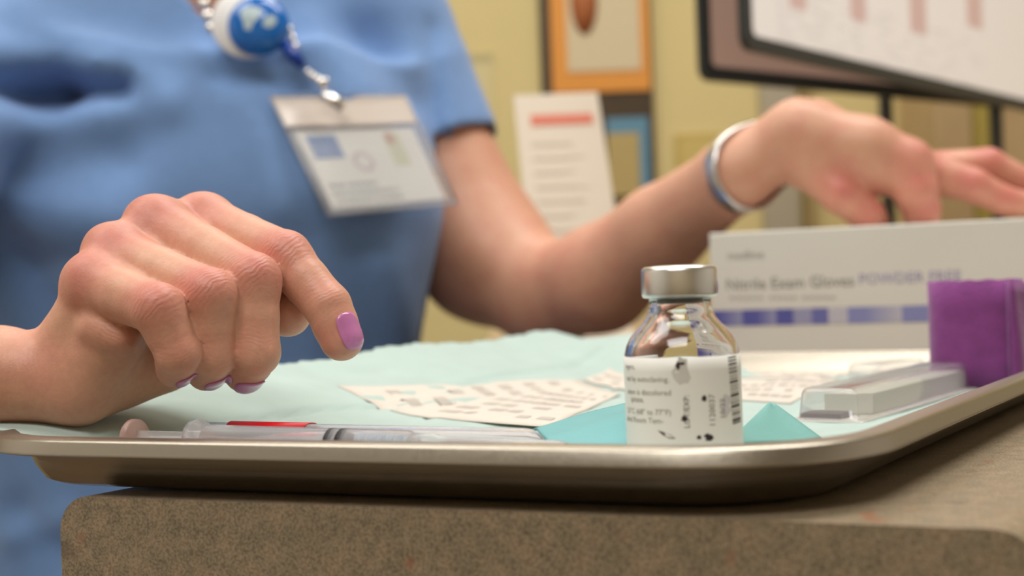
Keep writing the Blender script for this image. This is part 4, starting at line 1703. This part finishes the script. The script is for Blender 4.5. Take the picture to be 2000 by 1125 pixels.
pl1n = unit(wr1 - fa1)                                  # forearm axis, towards the hand
cutp = (fa1 + fa2) / 2 * .24 + (wr1 + wr2) / 2 * .76    # just left of the picture
bm1 = cut_mesh(HV, HQ, [(cutp, -pl1n, 400)])
pl2n = unit(AP['ua'][0] - AP['sh'][0])
cutq = AP['sh'][0] * .49 + AP['ua'][0] * .51            # up inside the sleeve
bm2 = cut_mesh(AV, AQ, [(cutq, -pl2n, 200)])
# the coarse torso loses its copies of the forearm end and of the upper arm
bm3 = cut_mesh(TV, TQ, [(cutp - pl1n * 6, pl1n, 90), (cutq - pl2n * 6, pl2n, 66)])


def bm_arrays(bm):
    bm.verts.index_update()
    return np.array([v.co[:] for v in bm.verts]), [[v.index for v in f.verts] for f in bm.faces]


red_, wc_, wm_, allV, allF = [], [], [], [], []
for bm_, jl in ((bm1, hj), (bm2, aj), (bm3, [])):
    v_, f_ = bm_arrays(bm_)
    a_, b_, c_ = skin_attrs(v_, jl)
    n0 = sum(len(x) for x in allV)
    allV.append(v_); red_.append(a_); wc_.append(b_); wm_.append(c_)
    allF += [[i + n0 for i in q_] for q_ in f_]
    bm_.free()
BV = np.concatenate(allV)
body = obj('body', BV, allF, SKIN, pers)
me = body.data
for nm, arr in (('redness', red_), ('wrinkle_coord', wc_), ('wrinkle_mask', wm_)):
    at_ = me.attributes.new(nm, 'FLOAT', 'POINT')
    at_.data.foreach_set('value', np.concatenate(arr).astype(np.float32))
# stitch the open rims together so the body is one continuous surface
bm = bmesh.new()
bm.from_mesh(me)
bnd = [e for e in bm.edges if e.is_boundary]
for c_ in (cutp, cutq):
    cw_ = Vector(W(c_)) - base_of(pers)
    es = [e for e in bnd if (((e.verts[0].co + e.verts[1].co) / 2) - cw_).length < 0.085]
    try:
        bmesh.ops.bridge_loops(bm, edges=es)
    except Exception as ex:
        print('bridge', ex)
be_ = [e for e in bm.edges if e.is_boundary]
print('open edges in body:', len(be_), sorted(set(tuple(int(round(c / .05)) * 50 for c in (e.verts[0].co + base_of(pers))) for e in be_)))
bm.to_mesh(me)
bm.free()
me.polygons.foreach_set('use_smooth', np.ones(len(me.polygons), dtype=bool))

# ---- hair, eyes and mouth (above the picture)
HF = Field(HC - np.array([110, 120, 140]), HC + np.array([110, 160, 150]), 5.0)
add_ellipsoid(HF, HC + np.array([0, 18, 32]), (EX, EY, EZ), (82, 98, 98), 10)
add_ellipsoid(HF, HC + np.array([0, 70, -40]), (EX, EY, EZ), (66, 50, 80), 20)
Xs, Ys, Zs = HF.grid((slice(None),) * 3)
face_ = np.sqrt(((Xs - HC[0]) / 62) ** 2 + ((Ys - HC[1] + 75) / 70) ** 2 + ((Zs - HC[2] + 20) / 92) ** 2) - 1
HF.F = np.maximum(HF.F, -face_ * 60).astype(np.float32)
V_, Q_ = surface_nets(HF)
obj('hair', relax(V_, Q_, 2), Q_, mat('brown_hair', srgb(96, 70, 50), 0.6, var=0.2, scale=60), pers, label='brown hair')
for sx in (-1, 1):
    e_ = HC + np.array([sx * 30, -64, 12])
    obj('eye', *lathe(e_, np.array([0, -1.0, 0]), [(0, -10), (9, -5), (11, 0), (9, 6.5), (5, 10), (0, 11)], 20), mat('eye_white', srgb(225, 222, 216), 0.2), pers)
    obj('iris', *lathe(e_, np.array([0, -0.9, -0.42]), [(5, 10.1), (3, 11.2), (0, 11.4)], 16), mat('brown_iris', srgb(60, 42, 30), 0.2), pers)
obj('lips', *tube([HC + np.array([x, -80 + abs(x) * .22, -58]) for x in (-24, -14, -5, 0, 5, 14, 24)], [2, 4.5, 5.5, 5, 5.5, 4.5, 2], 10), mat('lip', srgb(176, 96, 92), 0.4), pers)

# ---- painted fingernails
NAIL = mat('pink_nail_polish', srgb(200, 122, 176), 0.18, coat=0.4)


def nail(cpx, u, n0, ln, wd, off=0.0):
    """cpx: point inside the fingertip (mm); u: finger direction; n0: outward direction"""
    u = unit(u)
    n_ = unit(n0 - u * np.dot(n0, u))
    s_ = np.cross(u, n_)
    nu_, nv_ = 15, 13
    pts_, ks = [], []
    for i in range(nu_):
        for j in range(nv_):
            a = -1 + 2 * i / (nu_ - 1)
            b = -1 + 2 * j / (nv_ - 1)
            # rounded outline: squarish free edge, rounded base
            e = 3.2
            q_ = (abs(a) ** e + abs(b) ** e) ** (1 / e)
            mx_ = max(abs(a), abs(b), 1e-6)
            a2, b2 = a * mx_ / max(q_, 1e-6), b * mx_ / max(q_, 1e-6)
            pts_.append(cpx + u * (a2 * ln / 2) + s_ * (b2 * wd / 2) + n_ * 12)
    p = march(hand, np.array(pts_), -n_[None])
    V = p + n_ * (0.28 + off)
    F = [(i * nv_ + j, (i + 1) * nv_ + j, (i + 1) * nv_ + j + 1, i * nv_ + j + 1) for i in range(nu_ - 1) for j in range(nv_ - 1)]
    o = obj('fingernail', V, F, NAIL, pers, label='pink polished fingernail')
    md = o.modifiers.new('thickness', 'SOLIDIFY')
    md.thickness = 0.0005
    md.offset = 0


ix = JJ['index']
nail(P(676, 656, 414), ix[3][0] - ix[2][0], np.array([0.42, -0.88, 0.22]), 11.2, 7.8)
for k_, cpx, ln in (('middle', P(484, 746, 416), 10.0), ('ring', P(419, 738, 412), 9.0), ('little', P(359, 735, 402), 8.0)):
    js = JJ[k_]
    nail(cpx, js[3][0] - js[2][0], np.array([0.62, -0.45, -0.62]), ln, 8.0 if k_ != 'little' else 6.5)

# ---- bracelet on the left wrist
bx = unit(P(1476, 342, 846) - P(1390, 372, 886))
bc_ = P(1460, 336, 862)
s1 = unit(np.cross(bx, EY))
s2 = np.cross(bx, s1)
ringp = []
for i in range(48):
    t = 2 * math.pi * i / 48
    d_ = math.cos(t) * s1 + math.sin(t) * s2
    lo_, hi_ = 0.0, 70.0
    for _ in range(30):
        mid = (lo_ + hi_) / 2
        if sample(arm, (bc_ + d_ * mid)[None])[0] < 0:
            lo_ = mid
        else:
            hi_ = mid
    ringp.append((d_, lo_))
rads = np.array([r for _, r in ringp])
for _ in range(3):
    rads = (rads + np.roll(rads, 1) + np.roll(rads, -1)) / 3
V, F = [], []
sec = [(-6.2, .5), (-6.2, 1.9), (-5.2, 2.6), (5.2, 2.6), (6.2, 1.9), (6.2, .5)]
for (d_, _), r_ in zip(ringp, rads):
    for x_, h_ in sec:
        V.append(bc_ + bx * x_ + d_ * (r_ + h_))
ns = len(sec)
for i in range(48):
    i2 = (i + 1) % 48
    for j in range(ns):
        j2 = (j + 1) % ns
        F.append((i * ns + j, i * ns + j2, i2 * ns + j2, i2 * ns + j))
obj('bracelet', V, F, mat('silver_band', (0.75, 0.74, 0.74, 1), 0.28, 1.0), pers, label='silver bracelet')

# ---- scrub top
SH = Field(np.array([-580.0, 640.0, -430.0]), np.array([40.0, 1260.0, 330.0]), 4.0)


def hw_shirt(Z):
    return (138 + 26 * np.clip((Z + 75) / 130, 0, 1) + 10 * np.clip((-Z - 150) / 150, 0, 1)).astype(np.float32)


SH.F = torso_sdf(SH, hw_shirt, lambda Z: (98 + 4 * np.clip((Z + 60) / 200, 0, 1)).astype(np.float32), 2.9, 175, -405, 62.0).astype(np.float32)
for a, b, r0, r1, k_ in ((np.array([CX, 1066, 205]), SHL + np.array([-20, -6, 6]), 78, 62, 40), (np.array([CX, 1066, 205]), SHR + np.array([10, -6, 0]), 78, 64, 40)):
    add_cone(SH, a, b, r0, r1, k_)
# bust
add_ellipsoid(SH, np.array([CX + 70, 985, 70]), (EX, EY, EZ), (70, 48, 72), 60)
add_ellipsoid(SH, np.array([CX - 75, 985, 70]), (EX, EY, EZ), (70, 48, 72), 60)
# sleeves
hemL = AP['sh'][0] + pl2n * 0
dir_l = unit(AP['ua'][0] - AP['sh'][0])
dir_r = unit(ELR - SHR)
X, Y, Z = SH.grid((slice(None),) * 3)
for o0, d0, L0, ra_, rb_, kk_ in ((AP['sh'][0], dir_l, 104.0, 57, 49, 22), (SHR, dir_r, 235.0, 66, 62, 22)):
    A_ = np.full(SH.n, 1e3, np.float32)
    add_cone(SH, o0, o0 + d0 * 160 if L0 < 150 else o0 + d0 * 290, ra_, rb_, 1, A_)
    dl = (X - o0[0]) * d0[0] + (Y - o0[1]) * d0[1] + (Z - o0[2]) * d0[2]
    A_ = np.maximum(A_, dl - L0).astype(np.float32)
    SH.F = smin(SH.F, A_, kk_)
# folds: (px,py,z) to (px,py,z), width mm, depth mm (positive digs in)
FOLDS = [
    ((-80, 205, 965), (120, 178, 955), 15, 25), ((120, 178, 955), (238, 172, 950), 9.5, 16), ((-60, 110, 960), (200, 140, 950), 16, -8), ((60, 20, 970), (330, 190, 950), 16, -6),
    ((40, 250, 955), (330, 215, 950), 16, -5), ((250, 300, 955), (300, 215, 955), 22, 6), ((40, 500, 955), (150, 640, 955), 22, 13), ((70, 510, 955), (330, 505, 955), 13, 5), ((60, 420, 955), (240, 440, 955), 18, -5),
    ((560, 130, 955), (620, 300, 950), 13, 5), ((500, 210, 955), (560, 420, 950), 12, -4), ((560, 420, 955), (640, 640, 955), 18, -4), ((640, 470, 955), (700, 690, 955), 20, 6),
    ((835, 40, 1010), (850, 330, 990), 7, 5), ((700, 60, 980), (790, 190, 980), 20, 7), ((610, 30, 975), (700, 180, 970), 16, -5), ((760, 520, 960), (800, 690, 965), 16, -5),
    ((430, 150, 955), (560, 190, 950), 10, 5), ((20, 1010, 950), (110, 1090, 950), 14, 6), ((0, 1060, 950), (120, 1020, 950), 12, -5), ((20, 340, 955), (260, 330, 955), 20, 4),
    ((560, 470, 955), (560, 700, 955), 24, 5),
]
for a, b, wd, dp in FOLDS:
    p0, p1 = P(*a), P(*b)
    # measured in the plane across the line of sight so that the fold follows the cloth surface
    m_ = 3 * wd
    s_ = SH.win(np.minimum(p0, p1) - np.array([m_, 90, m_]), np.maximum(p0, p1) + np.array([m_, 90, m_]))
    Xs, Ys, Zs = SH.grid(s_)
    dx, dz = p1[0] - p0[0], p1[2] - p0[2]
    t = np.clip(((Xs - p0[0]) * dx + (Zs - p0[2]) * dz) / (dx * dx + dz * dz), 0, 1)
    q2 = (Xs - p0[0] - t * dx) ** 2 + (Zs - p0[2] - t * dz) ** 2
    SH.F[s_] += (dp * np.exp(-q2 / wd ** 2)).astype(np.float32) * np.exp(-((Ys - (p0[1] + p1[1]) / 2) / 75.0) ** 2)
SV, SQ = surface_nets(SH)
SV = relax(SV, SQ, 3, 0.5)
bs = cut_mesh(SV, SQ, [])
dead = []
for f in bs.faces:
    c_ = np.array(f.calc_center_median())
    for o0, d0, L0 in ((AP['sh'][0], dir_l, 104.0), (SHR, dir_r, 235.0)):
        dl = (c_ - o0) @ d0
        if abs(dl - L0) < 2.6 and np.linalg.norm(c_ - o0 - dl * d0) < 55:
            dead.append(f)
            break
bmesh.ops.delete(bs, geom=dead, context='FACES')
# even out the hems
for v in bs.verts:
    if not v.is_boundary:
        continue
    c_ = np.array(v.co)
    for o0, d0, L0 in ((AP['sh'][0], dir_l, 104.0), (SHR, dir_r, 235.0)):
        dl = (c_ - o0) @ d0
        if abs(dl - L0) < 9 and np.linalg.norm(c_ - o0 - dl * d0) < 75:
            v.co = Vector(c_ + d0 * (L0 - 1.0 - dl))
# open hem at the bottom
dead = [f for f in bs.faces if f.calc_center_median().z < -398]
bmesh.ops.delete(bs, geom=dead, context='FACES')
# V neck: cut away the wedge between two lines that meet at the bottom of the V
vb = P(418, 72, 950)
vl = P(330, -40, 950)
vr = P(520, -60, 950)
kill = []
for f in bs.faces:
    c_ = np.array(f.calc_center_median())
    if c_[1] > 1075 and c_[2] < 262:
        continue
    pz = c_[2]
    if pz < vb[2]:
        continue
    t = (pz - vb[2]) / (vl[2] - vb[2])
    xl = vb[0] + (vl[0] - vb[0]) * t
    xr = vb[0] + (vr[0] - vb[0]) * t
    if max(xl, CX - 75) < c_[0] < min(xr, CX + 75) or (pz > 272):
        kill.append(f)
bmesh.ops.delete(bs, geom=kill, context='FACES')
sv_, sf_ = bm_arrays(bs)
bs.free()
SCRUB = mat('blue_scrub_cloth', srgb(116, 152, 204), 0.85, var=0.03, scale=120, bump=0.00012, bscale=1500, sheen=0.25)
so = obj('scrub_top', sv_, sf_, SCRUB, pers, label='light blue scrub top')
md = so.modifiers.new('thickness', 'SOLIDIFY')
md.thickness = 0.0018
md.offset = 1

# ---- trousers and shoes (under the counter), stool
TR_ = Field(np.array([-420.0, 560.0, -960.0]), np.array([-20.0, 1200.0, -330.0]), 7.0)
for sx in (-1, 1):
    hip = np.array([CX + sx * 75, 1070, -385.0])
    knee = np.array([CX + sx * 105, 700, -430.0])
    foot_ = np.array([CX + sx * 105, 720, -900.0])
    add_cone(TR_, hip, knee, 82, 58, 25)
    add_cone(TR_, knee, foot_, 56, 44, 20)
add_cone(TR_, np.array([CX - 70, 1070, -380]), np.array([CX + 70, 1070, -380]), 88, 88, 20)
V_, Q_ = surface_nets(TR_)
obj('scrub_trousers', relax(V_, Q_, 2), Q_, SCRUB, pers)
SHO = mat('white_shoe', srgb(210, 208, 204), 0.6)
for sx in (-1, 1):
    Fs = Field(np.array([CX + sx * 105 - 65, 560, FLOOR + 1]), np.array([CX + sx * 105 + 65, 800, FLOOR + 110]), 5.0)
    c_ = np.array([CX + sx * 105, 730, FLOOR + 42])
    add_cone(Fs, c_, c_ + np.array([0, 5, 25]), 40, 40, 10)
    add_cone(Fs, c_, c_ + np.array([0, -110, -8]), 38, 32, 15)
    Xs, Ys, Zs = Fs.grid((slice(None),) * 3)
    Fs.F = np.maximum(Fs.F, (FLOOR + 4) - Zs).astype(np.float32)
    V_, Q_ = surface_nets(Fs)
    obj('shoe', relax(V_, Q_, 1), Q_, SHO, pers)
stl = thing('stool', 'round padded stool the person in scrubs sits on', 'stool', (CX, 1080, FLOOR))
sc_ = np.array([CX, 1080, FLOOR])
obj('seat', *lathe(sc_, EZ, [(0, 430), (170, 430), (182, 445), (182, 470), (170, 486), (0, 488)], 40), mat('black_vinyl', srgb(40, 40, 42), 0.5), stl)
obj('column', *lathe(sc_, EZ, [(0, 60), (26, 60), (26, 432), (0, 432)], 24), mat('chrome', (0.7, 0.7, 0.7, 1), 0.2, 1.0), stl)
for k_ in range(5):
    t = 2 * math.pi * k_ / 5
    d_ = np.array([math.cos(t), math.sin(t), 0])
    obj('leg', *tube([sc_ + EZ * 80, sc_ + d_ * 250 + EZ * 55, sc_ + d_ * 270 + EZ * 8], [18, 14, 8], 8), FRAME, stl)

# ------------------------------------------------------------------ identity badge on its reel
BLUEP = mat('blue_reel_plastic', srgb(10, 104, 190), 0.15, coat=0.5)
BEAD = mat('silver_bead', (0.85, 0.82, 0.78, 1), 0.12, 1.0)
rcn = P(506, 54, 938)
bt_ = thing('identity_badge', 'identity card in a clear holder hanging from a shiny blue reel', 'badge', P(600, 250, 935))
nr = unit(np.array([0.10, -1, 0.12]))
obj('reel_back', *lathe(rcn - nr * 1 + np.array([-8.0, 0, 4.0]), nr, [(0, -6), (24, -6), (25.5, -4.5), (25.5, 0), (24, 1.5), (0, 1.5)], 48), mat('glossy_white', srgb(240, 240, 240), 0.15), bt_, label='white reel backing ring')
dome = [(21.0, 1.5), (21.6, 2.5), (21.4, 4.5), (20, 7), (17, 9.5), (12, 11.3), (6, 12.3), (0, 12.6)]
obj('reel', *lathe(rcn, nr, dome, 48), BLUEP, bt_, label='blue domed reel')
# pale printed emblem blobs following the dome
ur = unit(np.cross(nr, EZ)) * -1
if ur[0] < 0:
    ur = -ur
vr_ = np.cross(ur, nr)
if vr_[2] < 0:
    vr_ = -vr_


def dome_h(r):
    for (r0, h0_), (r1, h1) in zip(dome[:-1], dome[1:]):
        if r1 <= r <= r0:
            return h0_ + (h1 - h0_) * (r0 - r) / max(r0 - r1, 1e-6)
    return 12.6


def blob(cx, cy, pts):
    V = []
    n_ = len(pts)
    for sc__ in (0.05, 0.4, 0.7, 1.0):
        for x, y in pts:
            xx, yy = cx + x * sc__, cy + y * sc__
            V.append(rcn + ur * xx + vr_ * yy + nr * (dome_h(math.hypot(xx, yy)) + 0.3))
    F = [tuple(range(n_))] + [(j * n_ + i, j * n_ + (i + 1) % n_, (j + 1) * n_ + (i + 1) % n_, (j + 1) * n_ + i) for j in range(3) for i in range(n_)]
    return V, F


obj('emblem', *join(blob(-6, 4, [(-3, -9), (1, -10), (3, -5), (6, -2), (9, 2), (8, 7), (2, 8), (-4, 7), (-6, 2), (-4, -3)]),
                    blob(7.5, 0.5, [(-4, -3), (0, -5), (4, -3), (6, 1), (4, 5), (0, 4), (-3, 2)])), mat('pale_emblem_print', srgb(178, 198, 206), 0.35), bt_, label='pale printed emblem')
# strap, swivel and bead chain
obj('strap', *tube([P(556, 88, 936), P(573, 108, 934), P(590, 128, 932)], [4.2, 4.8, 3.2], 10), mat('deep_blue_vinyl', srgb(20, 60, 150), 0.3), bt_, label='deep blue strap')


def bead(c, r):
    return lathe(c, EZ, [(0, -r), (.5 * r, -.87 * r), (.87 * r, -.5 * r), (r, 0), (.87 * r, .5 * r), (.5 * r, .87 * r), (0, r)], 12)


for x, y, r in ((601, 140, 2.2), (610, 148, 2.6), (619, 153, 2.4), (627, 160, 3.4), (636, 158, 2.6), (632, 168, 2.4)):
    obj('bead', *bead(P(x, y, 930), r), BEAD, bt_)
obj('clip', *box_frame(P(650, 196, 929), unit(np.array([.8, 0, -.6])), EY, unit(np.array([.6, 0, .8])), 18, 2.5, 7), BEAD, bt_, label='metal clip')
# clear holder and card
hTL, hTR, hBR, hBL = P(524, 186, 936), P(792, 184, 956), P(893, 398, 932), P(640, 422, 914)


def hp_(u, v, d=0.0):
    p = (hTL * (1 - u) + hTR * u) * (1 - v) + (hBL * (1 - u) + hBR * u) * v
    n_ = unit(np.cross(hTR - hTL, hBL - hTL))
    if n_[1] > 0:
        n_ = -n_
    return p + n_ * d


def slab_uv(u0, u1, v0, v1, d0, d1):
    q = [(u0, v0), (u1, v0), (u1, v1), (u0, v1)]
    V = [hp_(u, v, d0) for u, v in q] + [hp_(u, v, d1) for u, v in q]
    return V, [(0, 1, 2, 3), (7, 6, 5, 4), (0, 4, 5, 1), (1, 5, 6, 2), (2, 6, 7, 3), (3, 7, 4, 0)]


VIN = mat('clear_vinyl', (0.96, 0.95, 0.94, 1), 0.08, trans=0.9, ior=1.2)
hld = obj('holder', *slab_uv(0, 1, 0, 1, -1.6, -1.0), VIN, bt_, smooth=False)
obj('holder_front', *slab_uv(0, 1, .30, 1, 1.0, 1.4), VIN, bt_, smooth=False)
obj('holder_header', *slab_uv(0.01, .99, .02, .27, -0.9, 0.8), mat('pale_vinyl', srgb(244, 232, 222), 0.12, trans=0.25, ior=1.3, coat=0.5), bt_, smooth=False, label='pale header strip')
for v in (0.0, .27, .985):
    obj('welded_seam', *tube([hp_(0.01, v + .01, .6), hp_(.25, v + .012, 1.6), hp_(.5, v + .008, 1.1), hp_(.75, v + .012, 1.7), hp_(.99, v + .01, .6)], 1.3, 8), VIN, bt_)
obj('welded_seam', *tube([hp_(.01, .02, .6), hp_(.012, .5, 1.2), hp_(.01, .98, .6)], 1.3, 8), VIN, bt_)
obj('welded_seam', *tube([hp_(.99, .02, .6), hp_(.988, .5, 1.2), hp_(.99, .98, .6)], 1.3, 8), VIN, bt_)
obj('card', *slab_uv(.065, .93, .31, .945, -0.7, 0.5), mat('card_white', srgb(244, 245, 243), 0.4), bt_, smooth=False)
CB = mat('card_blue', srgb(112, 148, 204), 0.4)
obj('card_logo', *slab_uv(.115, .335, .35, .545, 0.55, 0.7), CB, bt_, smooth=False, label='blue square on the card')
V, F = [], []
for i in range(24):
    t = 2 * math.pi * i / 24
    V += [hp_(.455 + .075 * math.cos(t), .585 + .085 * math.sin(t), .62), hp_(.455 + .05 * math.cos(t), .585 + .056 * math.sin(t), .62)]
F = [(2 * i, 2 * ((i + 1) % 24), 2 * ((i + 1) % 24) + 1, 2 * i + 1) for i in range(24)]
obj('card_seal', V, F, mat('pale_pink_print', srgb(214, 202, 212), 0.4), bt_, smooth=False, label='pale pink ring seal')
obj('card_patch', *slab_uv(.685, .80, .35, .64, 0.55, 0.65), mat('pale_lime_print', srgb(222, 226, 204), 0.4), bt_, smooth=False)
obj('card_patch', [hp_(.725 + .03 * math.cos(t), .40 + .055 * math.sin(t), .7) for t in np.linspace(0, 2 * math.pi, 14, endpoint=False)], [tuple(range(14))], mat('pale_red_print', srgb(206, 160, 156), 0.4), bt_, smooth=False)
vf = []
rr_ = random.Random(2)
for row, (u1_, v0_) in enumerate(((.48, .755), (.62, .82), (.62, .885))):
    u_ = .115
    while u_ < u1_:
        wd_ = rr_.uniform(.012, .05)
        vf.append(slab_uv(u_, min(u_ + wd_, u1_), v0_, v0_ + .03, .55, .65))
        u_ += wd_ + .01
obj('card_lines', *join(*vf), mat('card_grey_print', srgb(168, 178, 186), 0.4), bt_, smooth=False, label='grey blurred lines of print')

# silver bead necklace in the V of the top
nk = thing('bead_necklace', 'silver bead lanyard in the neck opening beside the blue reel', 'lanyard', P(400, 20, 950))
path = [P(372, -90, 962), P(392, -20, 956), P(402, 20, 951), P(414, 58, 946)]
path2 = [P(500, -60, 950), P(522, 6, 946), P(553, 34, 942), P(566, 60, 940), P(580, 100, 936)]


def along_path(pp, step):
    out, acc = [pp[0]], 0
    for a, b in zip(pp[:-1], pp[1:]):
        L_ = np.linalg.norm(b - a)
        t = step - acc
        while t < L_:
            out.append(a + (b - a) * t / L_)
            t += step
        acc = L_ - (t - step)
    return out


for pp, r in ((path, 4.6), (path2, 3.0)):
    for c_ in along_path(pp, 2.25 * r):
        obj('bead', *bead(c_, r), BEAD, nk)
    obj('cord', *tube(pp, .8, 6), BEAD, nk)
